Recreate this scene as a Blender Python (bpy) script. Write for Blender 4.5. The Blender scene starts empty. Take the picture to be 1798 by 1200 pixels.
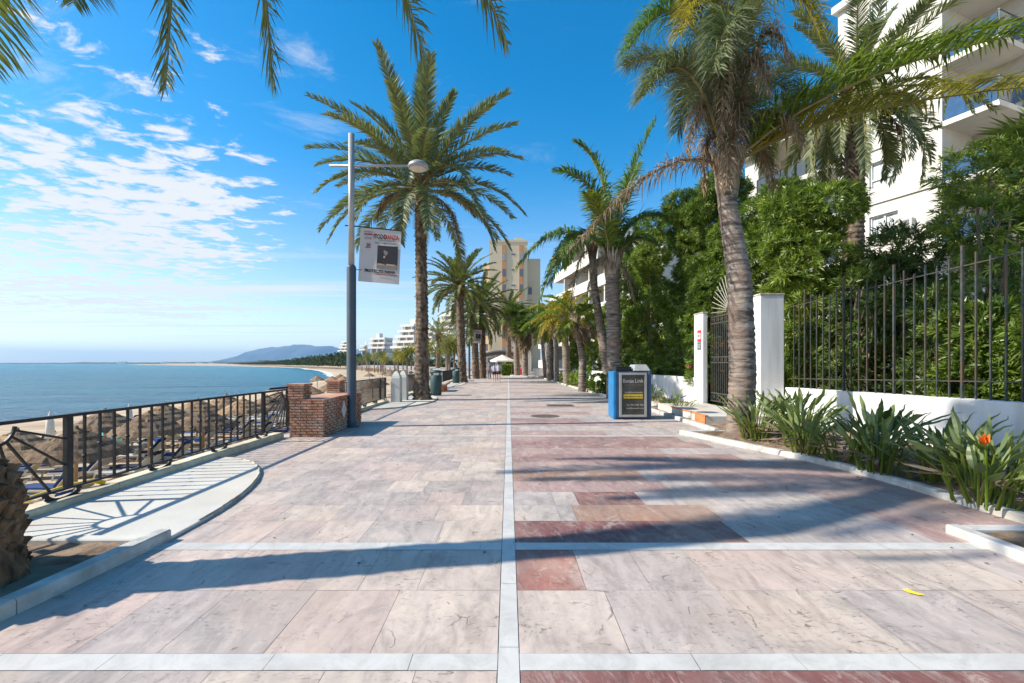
import bpy, math, random
import numpy as np
from mathutils import Vector, Matrix

C = bpy.context.scene.collection
F = 800.0; CX = 893.0; HY = 638.0; EYE = 1.6
def P(px, py, Y):
    """point seen at photo pixel (px, py) at depth Y metres in front of the camera"""
    return Vector(((px-CX)/F*Y, Y, EYE+(HY-py)/F*Y))
def G(px, py, z=0.0):
    """point on the level z seen at photo pixel"""
    Y = (EYE-z)*F/(py-HY)
    return Vector(((px-CX)/F*Y, Y, z))

# ------------------------------------------------------------------ materials
def srgb(h):
    h = h.lstrip('#'); r = []
    for i in (0, 2, 4):
        c = int(h[i:i+2], 16)/255
        r.append(c/12.92 if c <= .04045 else ((c+.055)/1.055)**2.4)
    return tuple(r)+(1,)
def new_mat(name):
    m = bpy.data.materials.new(name); m.use_nodes = True
    nt = m.node_tree; b = nt.nodes['Principled BSDF']
    return m, nt, b
def col4(c): return tuple(c)+(1,) if len(c) == 3 else tuple(c)
def ramp(nt, fac, stops):
    r = nt.nodes.new('ShaderNodeValToRGB'); e = r.color_ramp.elements
    while len(e) < len(stops): e.new(.5)
    for x, (p, c) in zip(e, stops): x.position = p; x.color = col4(c)
    nt.links.new(fac, r.inputs[0]); return r.outputs[0]
def noise(nt, vec, scale, detail=5, rough=.55, dist=0):
    n = nt.nodes.new('ShaderNodeTexNoise'); n.inputs['Scale'].default_value = scale
    n.inputs['Detail'].default_value = detail; n.inputs['Roughness'].default_value = rough
    n.inputs['Distortion'].default_value = dist
    if vec is not None: nt.links.new(vec, n.inputs['Vector'])
    return n.outputs['Fac']
def mathn(nt, op, a, b=None, c=None, clamp=False):
    n = nt.nodes.new('ShaderNodeMath'); n.operation = op; n.use_clamp = clamp
    for i, x in enumerate((a, b, c)):
        if x is None: continue
        if isinstance(x, (int, float)): n.inputs[i].default_value = x
        else: nt.links.new(x, n.inputs[i])
    return n.outputs[0]
def mixc(nt, fac, a, b, mode='MIX'):
    n = nt.nodes.new('ShaderNodeMix'); n.data_type = 'RGBA'; n.blend_type = mode
    if isinstance(fac, (int, float)): n.inputs[0].default_value = fac
    else: nt.links.new(fac, n.inputs[0])
    for i, x in ((6, a), (7, b)):
        if isinstance(x, (tuple, list)): n.inputs[i].default_value = col4(x)
        else: nt.links.new(x, n.inputs[i])
    return n.outputs[2]
def bump(nt, b, h, strength=.3, dist=.02):
    n = nt.nodes.new('ShaderNodeBump'); n.inputs['Strength'].default_value = strength
    n.inputs['Distance'].default_value = dist
    nt.links.new(h, n.inputs['Height']); nt.links.new(n.outputs[0], b.inputs['Normal'])
def worldpos(nt):
    return nt.nodes.new('ShaderNodeNewGeometry').outputs['Position']
def scaled(nt, vec, s):
    n = nt.nodes.new('ShaderNodeMapping'); n.inputs['Scale'].default_value = s
    nt.links.new(vec, n.inputs['Vector']); return n.outputs[0]
def noisy(name, c1, c2, scale=4, rough=.7, bmp=.2, bscale=None, metal=0, spec=.3, stretch=(1,1,1), lo=.35, hi=.65, c3=None):
    m, nt, b = new_mat(name)
    pos = worldpos(nt); v = scaled(nt, pos, stretch)
    f = noise(nt, v, scale, 6)
    col = ramp(nt, f, [(lo, c1), (hi, c2)])
    if c3 is not None:
        g = noise(nt, pos, scale*.23, 3)
        col = mixc(nt, ramp(nt, g, [(.45, (0,0,0)), (.7, (1,1,1))]), col, c3)
    nt.links.new(col, b.inputs['Base Color'])
    b.inputs['Roughness'].default_value = rough; b.inputs['Metallic'].default_value = metal
    b.inputs['Specular IOR Level'].default_value = spec
    if bmp: bump(nt, b, noise(nt, v, bscale or scale*4, 4), bmp, .02)
    return m
def leafmat(name, dark, light, warm=None, trans=.35, rough=.45):
    m, nt, b = new_mat(name)
    a = nt.nodes.new('ShaderNodeAttribute'); a.attribute_name = 'tint'
    oi = nt.nodes.new('ShaderNodeObjectInfo')
    f = mathn(nt, 'ADD', mathn(nt, 'MULTIPLY', a.outputs['Fac'], .8), mathn(nt, 'MULTIPLY', oi.outputs['Random'], .2))
    st = [(0, dark), (.75, light)]
    if warm: st.append((.97, warm))
    col = ramp(nt, f, st)
    nt.links.new(col, b.inputs['Base Color']); b.inputs['Roughness'].default_value = rough
    b.inputs['Specular IOR Level'].default_value = .35
    t = nt.nodes.new('ShaderNodeBsdfTranslucent')
    nt.links.new(mixc(nt, 1.0, col, (1.0, 1.15, .5), 'MULTIPLY'), t.inputs['Color'])
    mx = nt.nodes.new('ShaderNodeMixShader'); mx.inputs[0].default_value = trans
    nt.links.new(b.outputs[0], mx.inputs[1]); nt.links.new(t.outputs[0], mx.inputs[2])
    nt.links.new(mx.outputs[0], nt.nodes['Material Output'].inputs['Surface'])
    return m
def plain(name, c, rough=.5, metal=0, spec=.4, var=.15):
    c = col4(c); d = tuple(x*(1-var) for x in c[:3])
    return noisy(name, d, c, 3, rough, .05, 30, metal, spec)

M = {}
M['white_wall'] = noisy('white_wall', (.6,.595,.575), (.78,.78,.765), 2.6, .85, .15, 25, stretch=(1.6,1.6,.16), c3=(.64,.625,.585), lo=.3, hi=.55)
M['white_paint'] = plain('white_paint', (.8,.8,.78), .6)
M['offwhite'] = plain('offwhite', (.62,.6,.54), .7)
M['kerb_cream'] = noisy('kerb_cream', (.58,.5,.35), (.78,.69,.5), 5, .85, .25, 40, c3=(.42,.36,.26))
M['kerb_grey'] = noisy('kerb_grey', (.36,.35,.32), (.62,.61,.57), 6, .85, .3, 40, c3=(.5,.47,.4))
M['iron'] = noisy('iron', (.012,.014,.017), (.03,.033,.037), 9, .45, .1, 60, metal=.1)
M['iron_pale'] = noisy('iron_pale', (.2,.19,.155), (.36,.34,.28), 9, .6, .1, 60)
M['iron_rust'] = noisy('iron_rust', (.035,.042,.04), (.085,.095,.088), 12, .6, .15, 60, metal=.2, c3=(.11,.075,.045))
M['pole_grey'] = plain('pole_grey', (.085,.105,.125), .45, .3)
M['pole_light'] = plain('pole_light', (.4,.4,.385), .4, .3)
M['brick'] = noisy('brick', (.36,.155,.09), (.58,.31,.2), 7, .9, .4, 60, c3=(.58,.42,.32))
M['mortar'] = noisy('mortar', (.13,.09,.07), (.24,.19,.155), 9, .95, .3, 60)
M['tile_white'] = plain('tile_white', (.7,.68,.62), .3)
M['terracotta'] = noisy('terracotta', (.5,.17,.06), (.66,.25,.1), 5, .7, .2)
M['sand'] = noisy('sand', (.42,.31,.2), (.6,.47,.32), .6, .95, .5, 3, c3=(.36,.26,.17))
M['soil'] = noisy('soil', (.09,.06,.04), (.26,.18,.12), 5, .95, .8, 18, c3=(.33,.24,.16))
M['slab'] = noisy('slab', (.5,.48,.43), (.62,.6,.545), 1.6, .85, .15, 30, c3=(.55,.48,.39), lo=.3, hi=.7)
M['trunk_date'] = noisy('trunk_date', (.05,.035,.025), (.25,.185,.13), 7, .95, .9, 22, stretch=(1,1,.5))
M['trunk_queen'] = noisy('trunk_queen', (.085,.07,.058), (.34,.29,.245), 6, .92, .9, 26, stretch=(.45,.45,2.6), c3=(.24,.17,.13), lo=.4, hi=.6)
M['trunk_oleander'] = noisy('trunk_oleander', (.12,.09,.06), (.27,.21,.15), 6, .9, .5)
M['fibre'] = noisy('fibre', (.05,.03,.018), (.28,.17,.09), 9, .95, .9, 30, stretch=(1,1,.35))
M['boot'] = noisy('boot', (.16,.115,.075), (.45,.36,.26), 6, .9, .5, stretch=(1,1,.4))
M['date_leaf'] = leafmat('date_leaf', (.06,.085,.025), (.2,.235,.07), (.34,.26,.09), .3)
M['grey_leaf'] = leafmat('grey_leaf', (.07,.095,.045), (.235,.265,.13), (.34,.29,.14), .3)
M['queen_leaf'] = leafmat('queen_leaf', (.07,.115,.018), (.24,.3,.045), (.48,.36,.06), .5)
M['gold_leaf'] = leafmat('gold_leaf', (.18,.17,.025), (.45,.36,.055), (.58,.36,.05), .52)
M['dark_queen_leaf'] = leafmat('dark_queen_leaf', (.05,.11,.035), (.18,.275,.075), (.33,.32,.08), .42)
M['dead_leaf'] = leafmat('dead_leaf', (.11,.075,.045), (.34,.255,.17), (.46,.36,.25), .2, .8)
M['fan_leaf'] = leafmat('fan_leaf', (.045,.075,.02), (.16,.2,.055), (.3,.25,.1), .3)
M['rachis'] = plain('rachis', (.25,.21,.08), .5)
M['dead_rachis'] = plain('dead_rachis', (.22,.14,.085), .7)
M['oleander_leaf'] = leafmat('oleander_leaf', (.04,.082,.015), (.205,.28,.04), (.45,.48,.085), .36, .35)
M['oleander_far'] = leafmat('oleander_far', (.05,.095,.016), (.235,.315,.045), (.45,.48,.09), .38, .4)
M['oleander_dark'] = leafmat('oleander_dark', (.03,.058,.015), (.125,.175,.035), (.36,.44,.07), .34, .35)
M['strelitzia_leaf'] = leafmat('strelitzia_leaf', (.085,.125,.05), (.25,.305,.12), (.36,.38,.14), .32, .4)
M['bright_leaf'] = leafmat('bright_leaf', (.06,.12,.01), (.2,.33,.02), (.33,.4,.04), .35)
M['pine_leaf'] = leafmat('pine_leaf', (.025,.045,.018), (.075,.1,.035), (.12,.14,.05), .1, .95)
M['pink'] = plain('pink', (.75,.12,.2), .6)
M['orange'] = plain('orange', (.85,.2,.02), .5)
M['thatch'] = noisy('thatch', (.14,.09,.055), (.36,.255,.155), 6, .95, .9, 25, stretch=(1,1,.3), c3=(.21,.16,.115))
M['wood'] = noisy('wood', (.34,.2,.09), (.55,.36,.18), 5, .7, .2, stretch=(1,1,.2))
M['lounger_frame'] = plain('lounger_frame', (.64,.55,.41), .6)
M['lounger_white'] = plain('lounger_white', (.7,.67,.6), .6)
M['navy'] = plain('navy', (.015,.055,.2), .8, var=.4)
M['blue_cloth'] = plain('blue_cloth', (.02,.14,.48), .8, var=.3)
M['dark_navy'] = plain('dark_navy', (.02,.025,.06), .8, var=.4)
M['turquoise'] = plain('turquoise', (.18,.62,.55), .5)
M['red_cloth'] = plain('red_cloth', (.55,.05,.06), .8)
M['yellow'] = plain('yellow', (.8,.55,.03), .5)
M['box_blue'] = plain('box_blue', (.01,.2,.47), .4, var=.25)
M['box_shaded'] = plain('box_shaded', (.05,.1,.19), .5, var=.25)  # darker copy of the cabinet blue, painting shade on front panel and right post
M['alu'] = plain('alu', (.5,.49,.46), .4, .5)
M['poster_dark'] = noisy('poster_dark', (.05,.047,.04), (.095,.088,.072), 3, .35, 0)
M['black_plastic'] = plain('black_plastic', (.012,.012,.014), .4)
M['grey_lid'] = plain('grey_lid', (.36,.38,.37), .5)
M['gold_text'] = plain('gold_text', (.6,.42,.12), .6)
M['pale_text'] = plain('pale_text', (.6,.58,.52), .6)
M['dim_text'] = plain('dim_text', (.2,.19,.17), .6)
M['banner'] = plain('banner', (.5,.48,.47), .8, var=.06)
M['ink'] = plain('ink', (.03,.03,.04), .8)
M['red_ink'] = plain('red_ink', (.42,.03,.03), .8)
M['grey_ink'] = plain('grey_ink', (.25,.24,.25), .8)
M['sign_red'] = plain('sign_red', (.6,.05,.04), .5)
M['sign_grey'] = plain('sign_grey', (.16,.17,.19), .5)
M['bin_green'] = plain('bin_green', (.04,.085,.085), .55)
M['manhole'] = noisy('manhole', (.1,.085,.075), (.22,.19,.17), 30, .7, .5, 60, metal=.2)
M['tower_cream'] = noisy('tower_cream', (.64,.52,.35), (.7,.58,.4), .3, .9, .1)
M['tower_orange'] = plain('tower_orange', (.6,.3,.13), .8)
M['tower_dark'] = plain('tower_dark', (.14,.17,.22), .3)
M['glass_dark'] = plain('glass_dark', (.06,.08,.1), .08, spec=.8)
M['glass_pale'] = plain('glass_pale', (.33,.38,.4), .08, spec=.8, var=.3)
M['glass_blue'] = plain('glass_blue', (.03,.1,.22), .07, spec=.9, var=.3)
M['curtain'] = noisy('curtain', (.4,.45,.46), (.7,.73,.73), 9, .7, 0, stretch=(1,1,.02))
M['soffit'] = plain('soffit', (.5,.44,.37), .9)
M['beige_wall'] = plain('beige_wall', (.55,.5,.42), .9)
M['bld_white'] = noisy('bld_white', (.66,.625,.56), (.76,.725,.66), .9, .85, .06, 20, stretch=(1,1,.22), c3=(.6,.57,.51))
M['awning_grey'] = plain('awning_grey', (.07,.06,.055), .8)
M['canvas'] = plain('canvas', (.72,.68,.6), .8)
M['stone'] = noisy('stone', (.3,.26,.21), (.55,.5,.42), 5, .9, .6, 20)
M['skin'] = plain('skin', (.5,.3,.21), .6)
M['hair'] = plain('hair', (.035,.024,.018), .7)
M['shirt_pale'] = plain('shirt_pale', (.5,.5,.58), .85)
M['shirt_grey'] = plain('shirt_grey', (.2,.19,.23), .85)
M['shorts_dark'] = plain('shorts_dark', (.03,.028,.04), .85)
M['hedge_core'] = noisy('hedge_core', (.02,.03,.012), (.05,.07,.03), 4, .95, .5)
M['lamp_glass'] = plain('lamp_glass', (.62,.58,.5), .3)

_nt = M['thatch'].node_tree; _b = _nt.nodes['Principled BSDF']; _l = _b.inputs['Base Color'].links[0].from_socket
_oi = _nt.nodes.new('ShaderNodeObjectInfo')
_nt.links.new(mixc(_nt, 1.0, _l, ramp(_nt, _oi.outputs['Random'], [(0, (.62,.58,.56)), (.5, (1,.97,.92)), (1, (1.35,1.25,1.1))]), 'MULTIPLY'), _b.inputs['Base Color'])
# ------------------------------------------------------------------ mesh builder
ORG = {}
class MB:
    def __init__(s): s.v = []; s.f = []; s.m = []; s.t = []; s.n = 0; s.arr = []
    def add(s, vs, fs, m=0, t=None):
        o = s.n; s.v += [tuple(x) for x in vs]; s.n += len(vs)
        s.f += [tuple(i+o for i in f) for f in fs]; s.m += [m]*len(fs)
        s.t += ([t]*len(fs) if not isinstance(t, (list, np.ndarray)) else list(t)) if t is not None else [.5]*len(fs)
        return s
    def box(s, x0, x1, y0, y1, z0, z1, m=0):
        return s.add([(x0,y0,z0),(x1,y0,z0),(x1,y1,z0),(x0,y1,z0),(x0,y0,z1),(x1,y0,z1),(x1,y1,z1),(x0,y1,z1)],
              [(3,2,1,0),(4,5,6,7),(0,1,5,4),(1,2,6,5),(2,3,7,6),(3,0,4,7)], m)
    def obox(s, o, ux, uy, uz, m=0):
        o, ux, uy, uz = map(Vector, (o, ux, uy, uz))
        vs = [o, o+ux, o+ux+uy, o+uy, o+uz, o+ux+uz, o+ux+uy+uz, o+uy+uz]
        return s.add(vs, [(3,2,1,0),(4,5,6,7),(0,1,5,4),(1,2,6,5),(2,3,7,6),(3,0,4,7)], m)
    def bar(s, p, q, w, h=None, m=0, up=(0,0,1)):
        p, q = Vector(p), Vector(q); d = (q-p).normalized(); h = h or w
        a = d.cross(Vector(up))
        if a.length < 1e-4: a = Vector((1,0,0))
        a.normalize(); b = a.cross(d).normalized()
        return s.obox(p-a*w/2-b*h/2, a*w, q-p, b*h, m)
    def tube(s, pts, rad, seg=8, m=0, cap=True, t=None):
        pts = [Vector(p) for p in pts]; k = len(pts)
        if isinstance(rad, (int, float)): rad = [rad]*k
        vs, fs = [], []; ref = None
        for i, p in enumerate(pts):
            d = (pts[min(i+1, k-1)]-pts[max(i-1, 0)]).normalized()
            if ref is None: ref = Vector((1,0,0)) if abs(d.x) < .8 else Vector((0,1,0))
            a = (ref-d*ref.dot(d)).normalized(); ref = a; b = d.cross(a)
            for j in range(seg):
                th = 2*math.pi*j/seg
                vs.append(p+(a*math.cos(th)+b*math.sin(th))*rad[i])
        for i in range(k-1):
            for j in range(seg):
                j2 = (j+1) % seg
                fs.append((i*seg+j, i*seg+j2, (i+1)*seg+j2, (i+1)*seg+j))
        if cap: fs += [tuple(range(seg))[::-1], tuple((k-1)*seg+j for j in range(seg))]
        return s.add(vs, fs, m, t)
    def lathe(s, prof, c=(0,0,0), seg=20, m=0):
        vs, fs = [], []; k = len(prof)
        for r, z in prof:
            for j in range(seg):
                th = 2*math.pi*j/seg; vs.append((c[0]+r*math.cos(th), c[1]+r*math.sin(th), c[2]+z))
        for i in range(k-1):
            for j in range(seg):
                j2 = (j+1) % seg; fs.append((i*seg+j, i*seg+j2, (i+1)*seg+j2, (i+1)*seg+j))
        if prof[0][0] > 1e-4: fs.append(tuple(range(seg))[::-1])
        if prof[-1][0] > 1e-4: fs.append(tuple((k-1)*seg+j for j in range(seg)))
        return s.add(vs, fs, m)
    def prism(s, poly, z0, z1, m=0):
        n = len(poly); vs = [(x, y, z0) for x, y in poly]+[(x, y, z1) for x, y in poly]
        return s.add(vs, [tuple(range(n))[::-1], tuple(range(n, 2*n))]+[(i, (i+1) % n, n+(i+1) % n, n+i) for i in range(n)], m)
    def np(s, V, Fq, t=None, m=0):
        s.arr.append((np.asarray(V, float).reshape(-1, 3), Fq, t, m)); return s
    def build(s, name, mats, parent=None, smooth=False, bevel=0, org=None):
        mats = mats if isinstance(mats, (list, tuple)) else [mats]
        org = org if org is not None else (ORG.get(parent.name, (0,0,0)) if parent else (0,0,0))
        V = [np.array(s.v, float).reshape(-1, 3)] if s.v else []
        faces = list(s.f); mi = list(s.m); tn = list(s.t); off = s.n
        loops = []; 
        for A, Fq, t, m in s.arr:
            V.append(A); Fq = np.asarray(Fq)+off; off += len(A)
            faces += Fq.tolist(); mi += [m]*len(Fq); tn += (list(t) if t is not None else [.5]*len(Fq))
        V = np.concatenate(V)-np.array(org, float)
        me = bpy.data.meshes.new(name); me.from_pydata(V.tolist(), [], faces)
        for m in mats: me.materials.append(M[m] if isinstance(m, str) else m)
        if any(mi): me.polygons.foreach_set('material_index', mi)
        at = me.attributes.new('tint', 'FLOAT', 'FACE'); at.data.foreach_set('value', np.array(tn, np.float32))
        if smooth: me.polygons.foreach_set('use_smooth', [True]*len(me.polygons))
        me.update()
        o = bpy.data.objects.new(name, me); C.objects.link(o)
        if parent: o.parent = parent; ORG[o.name] = org
        if bevel:
            b = o.modifiers.new('edge', 'BEVEL'); b.width = bevel; b.segments = 2; b.limit_method = 'ANGLE'
        return o

def tag(o, label, cat, group=None):
    o['label'] = label; o['category'] = cat
    if group: o['group'] = group
    return o
def thing(name, label, cat, loc=(0,0,0), group=None, rz=0):
    o = bpy.data.objects.new(name, None); C.objects.link(o); o.empty_display_size = .2
    o.location = loc; o.rotation_euler = (0, 0, rz); ORG[o.name] = tuple(loc) if rz == 0 else (0,0,0)
    return tag(o, label, cat, group)
def structure(o): o['kind'] = 'structure'; return o
def kids(o): return [c for c in bpy.data.objects if c.parent == o]
def copytree(o, parent=None, children=None):
    c = o.copy(); C.objects.link(c); c.parent = parent
    for ch in list(o.children): copytree(ch, c)
    return c
ORD = 'first second third fourth fifth sixth seventh eighth ninth tenth eleventh twelfth thirteenth fourteenth fifteenth sixteenth seventeenth eighteenth nineteenth twentieth twenty-first twenty-second'.split()
def txt(s, size, mat, parent, loc, xdir=(1,0,0), zdir=(0,0,1), name='lettering', align='LEFT', sx=1.0, depth=.001, org=(0,0,0), bold=0):
    cu = bpy.data.curves.new('lettering', 'FONT'); cu.body = s; cu.size = size; cu.align_x = align; cu.extrude = depth; cu.resolution_u = 2
    cu.offset = bold
    tmp = bpy.data.objects.new('lettering_tmp', cu); C.objects.link(tmp)
    dg = bpy.context.evaluated_depsgraph_get(); me = bpy.data.meshes.new_from_object(tmp.evaluated_get(dg))
    bpy.data.objects.remove(tmp); bpy.data.curves.remove(cu)
    x = Vector(xdir).normalized(); z = Vector(zdir).normalized(); n = x.cross(z)
    loc = Vector(loc)-Vector(org)
    me.transform(Matrix(((x.x*sx, z.x, n.x, loc.x), (x.y*sx, z.y, n.y, loc.y), (x.z*sx, z.z, n.z, loc.z), (0,0,0,1))))
    me.materials.clear(); me.materials.append(M[mat])
    o = bpy.data.objects.new(name, me); C.objects.link(o); o.parent = parent; return o

# ------------------------------------------------------------------ foliage
def nrm(a): return a/np.maximum(np.linalg.norm(a, axis=-1, keepdims=True), 1e-9)
def frond(mb, p0, p1, p2, rng, n=60, ll=.5, lw=.035, vee=.5, droop=.3, t0=.14, fwd=.75, rach=.03, messy=.12, tbase=0., m=0, mr=1, side=1.0, flat=None):
    p0, p1, p2 = (np.array(p, float) for p in (p0, p1, p2))
    bez = lambda t: (1-t)**2*p0+2*t*(1-t)*p1+t*t*p2
    u = np.linspace(0, 1, n)[:, None]; t = t0+(1-t0)*u
    pos = bez(t); T = nrm(2*(1-t)*(p1-p0)+2*t*(p2-p1))
    h = p2-p0; h[2] = 0
    if np.linalg.norm(h) < .05: h = np.array([1., 0, 0])
    h = h/np.linalg.norm(h); S = np.array([h[1], -h[0], 0.])[None]; S = np.repeat(S, n, 0)
    N = nrm(np.cross(S, T))
    prof = .42+.58*np.sin(math.pi*np.clip(u*.93+.07, 0, 1)**.75)
    if flat: prof = flat+(1-flat)*prof; prof = prof*np.clip((1-u)*9+.35, 0, 1)
    for sgn in (1, -1):
        d = nrm(T*(fwd+.5*u)+S*sgn*side+N*(vee+rng.normal(0, .12, (n, 1)))+rng.normal(0, messy, (n, 3)))
        L = ll*prof*rng.uniform(.8, 1.1, (n, 1))
        dt = nrm(d+np.array([0, 0, -droop])[None]*rng.uniform(.6, 1.4, (n, 1)))
        mid = pos+d*L*.5; tip = mid+dt*L*.55
        W = N*rng.uniform(-.5, .9, (n, 1))+T*.8; W = nrm(W-d*np.sum(W*d, 1, keepdims=True))*lw
        V = np.stack([pos-W*.3, pos+W*.3, mid+W*.5, mid-W*.5, tip], 1).reshape(-1, 3)
        b = np.arange(n)*5
        tt = np.clip(rng.uniform(.1, .9, n)+tbase, 0, 1)
        mb.np(V, np.stack([b, b+1, b+2, b+3], 1), tt, m)
        V2 = V.reshape(-1, 5, 3)[:, 2:, :].reshape(-1, 3); b3 = np.arange(n)*3
        mb.np(V2, np.stack([b3+1, b3, b3+2], 1), tt, m)
    k = 9; ts = np.linspace(0, 1, k)
    mb.tube([tuple(bez(x)) for x in ts], [rach*(1-.85*x)+.003 for x in ts], 5, mr)
    return mb
def frond_obj(parent, p0, p1, p2, rng, mat='date_leaf', rmat='rachis', name='frond', label=None, **k):
    mb = MB(); frond(mb, p0, p1, p2, rng, **k)
    o = mb.build(name, [mat, rmat], parent)
    if label: o['label'] = label
    return o
def curve3(p0, az, e0, L, bend):
    """bezier of a frond leaving p0 at azimuth az, elevation e0, bending down by bend (radians)"""
    p0 = np.array(p0, float); d = lambda e: np.array([math.cos(az)*math.cos(e), math.sin(az)*math.cos(e), math.sin(e)])
    p1 = p0+d(e0)*L*.55; return p0, p1, p1+d(e0-bend)*L*.5
def trunk(mb, path, rad, rng, kind='date', seg=16, step=.045):
    """ringed trunk along a path of points with radii"""
    path = [np.array(p, float) for p in path]
    d = [0]
    for a, b in zip(path, path[1:]): d.append(d[-1]+np.linalg.norm(b-a))
    n = int(d[-1]/step)+1; zs = np.linspace(0, d[-1], n)
    P3 = np.stack([np.interp(zs, d, [p[i] for p in path]) for i in range(3)], 1)
    for _ in range(4): P3[1:-1] = (P3[:-2]+P3[1:-1]*2+P3[2:])/4
    R = np.interp(zs, d, rad); th = np.arange(seg)*2*math.pi/seg
    if kind == 'date':
        row = zs[:, None]/.19; ph = (th[None]/(2*math.pi)*8+np.floor(row)*.5) % 1
        bumpv = (1-(row % 1))*.24*(.55+.45*np.cos(ph*2*math.pi))+rng.normal(0, .025, (n, seg))
    elif kind == 'rough':
        row = zs[:, None]/.11; ph = (th[None]/(2*math.pi)*10+np.floor(row)*.5) % 1
        bumpv = (1-(row % 1))*.1*(.4+.6*np.cos(ph*2*math.pi))+rng.normal(0, .03, (n, seg))+.05*np.sin(zs[:, None]*7+th[None]*3)
    else:
        bumpv = .085*(np.abs(np.sin(zs[:, None]*math.pi/.15+.5*np.sin(zs[:, None]*3.1)+rng.uniform(-.35, .35, (1, seg))))**9)*-1+rng.normal(0, .016, (n, seg))+.03*np.sin(th[None]*2+zs[:, None])
    RR = R[:, None]*(1+bumpv)
    V = np.stack([P3[:, 0:1]+RR*np.cos(th), P3[:, 1:2]+RR*np.sin(th), np.repeat(P3[:, 2:3], seg, 1)], -1).reshape(-1, 3)
    i = np.arange(n-1)[:, None]*seg; j = np.arange(seg)[None]; j2 = (j+1) % seg
    Fq = np.stack([i+j, i+j2, i+seg+j2, i+seg+j], -1).reshape(-1, 4)
    mb.np(V, Fq); return mb
def sheaths(mb, c, r, h, rng, n=30, m=0):
    """long upright leaf sheaths of a queen palm"""
    c = np.array(c, float)
    for i in range(n):
        a = i*2.399; u = i/n; d = np.array([math.cos(a), math.sin(a), 0]); w = r*rng.uniform(.2, .3)
        p = c+d*r*.62+np.array([0, 0, -h*.5+u*h*.35]); q = p+d*r*.22+np.array([0, 0, h*.4]); e = q+d*r*rng.uniform(.2, .8)+np.array([0, 0, h*rng.uniform(.2, .55)])
        mb.tube([p, q, e], [w*1.2, w, w*.25], 5, m)
    mb.lathe([(r*.72, -h*.75), (r*.95, -h*.35), (r*.85, h*.15), (r*.35, h*.6), (0, h*.75)], c, 14, m)
    return mb
def boots(mb, c, r, h, rng, n=40, m=0, flare=1.5):
    """cut leaf bases round the top of a trunk"""
    c = np.array(c, float)
    for i in range(n):
        a = i*2.399; z = h*(i/n); rr = r*(.85+.2*i/n)
        p = c+np.array([math.cos(a)*rr, math.sin(a)*rr, z-h])
        q = p+np.array([math.cos(a)*r*.55*flare*.5, math.sin(a)*r*.55*flare*.5, r*rng.uniform(.8, 1.4)])
        mb.tube([p, (p+q)/2+np.array([math.cos(a), math.sin(a), 0])*r*.12, q], [r*.3, r*.24, r*.1], 5, m)
    mb.lathe([(r*.9, -h), (r*1.08, -h*.5), (r*1.05, 0), (r*.5, r*.8), (0, r*1.1)], c, 12, m)
    return mb
def palm(name, label, path, rad, crown, rng, nf=42, L=4, leaf='date_leaf', kind='date', e_hi=1.35, e_lo=-.35, bend=(.5, 1.25), group=None,
         n=56, ll=.42, lw=.035, vee=.45, droop=.25, dead=0, deadL=.8, az_skip=None, extra=None, boot='fibre', tmat='trunk_date', seg=16, fwd=.75, bootn=40, rach=.035, Ljit=.1):
    base = tuple(path[0])
    o = thing(name, label, 'palm tree', base, group)
    tb = MB(); trunk(tb, path, rad, rng, kind, seg); tb.build('trunk', tmat, o, smooth=True)
    c = np.array(crown, float); r = rad[-1]
    cb = MB(); (sheaths(cb, c, r*1.15, r*3.8, rng, bootn) if kind == 'queen' else boots(cb, c, r*1.25, r*4.2, rng, bootn)); cr = cb.build('crown', boot, o)
    for i in range(nf):
        u = (i+.5)/nf; az = i*2.39996+rng.uniform(-.2, .2)
        if az_skip and az_skip(az % (2*math.pi), u): continue
        e0 = e_hi+(e_lo-e_hi)*u**.9+rng.uniform(-.1, .1); bd = bend[0]+(bend[1]-bend[0])*u**.7+rng.uniform(-.15, .2)
        l = L*rng.uniform(1-Ljit, 1+Ljit)*(.82 if u < .12 else 1)
        st = c+np.array([math.cos(az)*r*.6, math.sin(az)*r*.6, -u*r*2.2])
        frond_obj(cr, *curve3(st, az, e0, l, bd), rng, mat=leaf, n=n, ll=ll, lw=lw, vee=vee*(1-.4*u), droop=droop*(.6+.8*u), fwd=fwd, rach=rach, tbase=.0+.12*u)
    for i in range(dead):
        az = i*2.4+1.1+rng.uniform(-.4, .4); l = L*deadL*rng.uniform(.75, 1.1)
        st = c+np.array([math.cos(az)*r, math.sin(az)*r, -r*2.4])
        frond_obj(cr, *curve3(st, az, rng.uniform(-.3, .3), l, rng.uniform(1.2, 1.6)), rng, mat='dead_leaf', rmat='dead_rachis', name='dead_frond',
                  label='dry brown frond hanging down', n=int(n*.8), ll=ll*.75, lw=lw*.8, vee=-.1, droop=1.6, messy=.3, side=.45)
    if extra: extra(cr, c)
    return o

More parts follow.
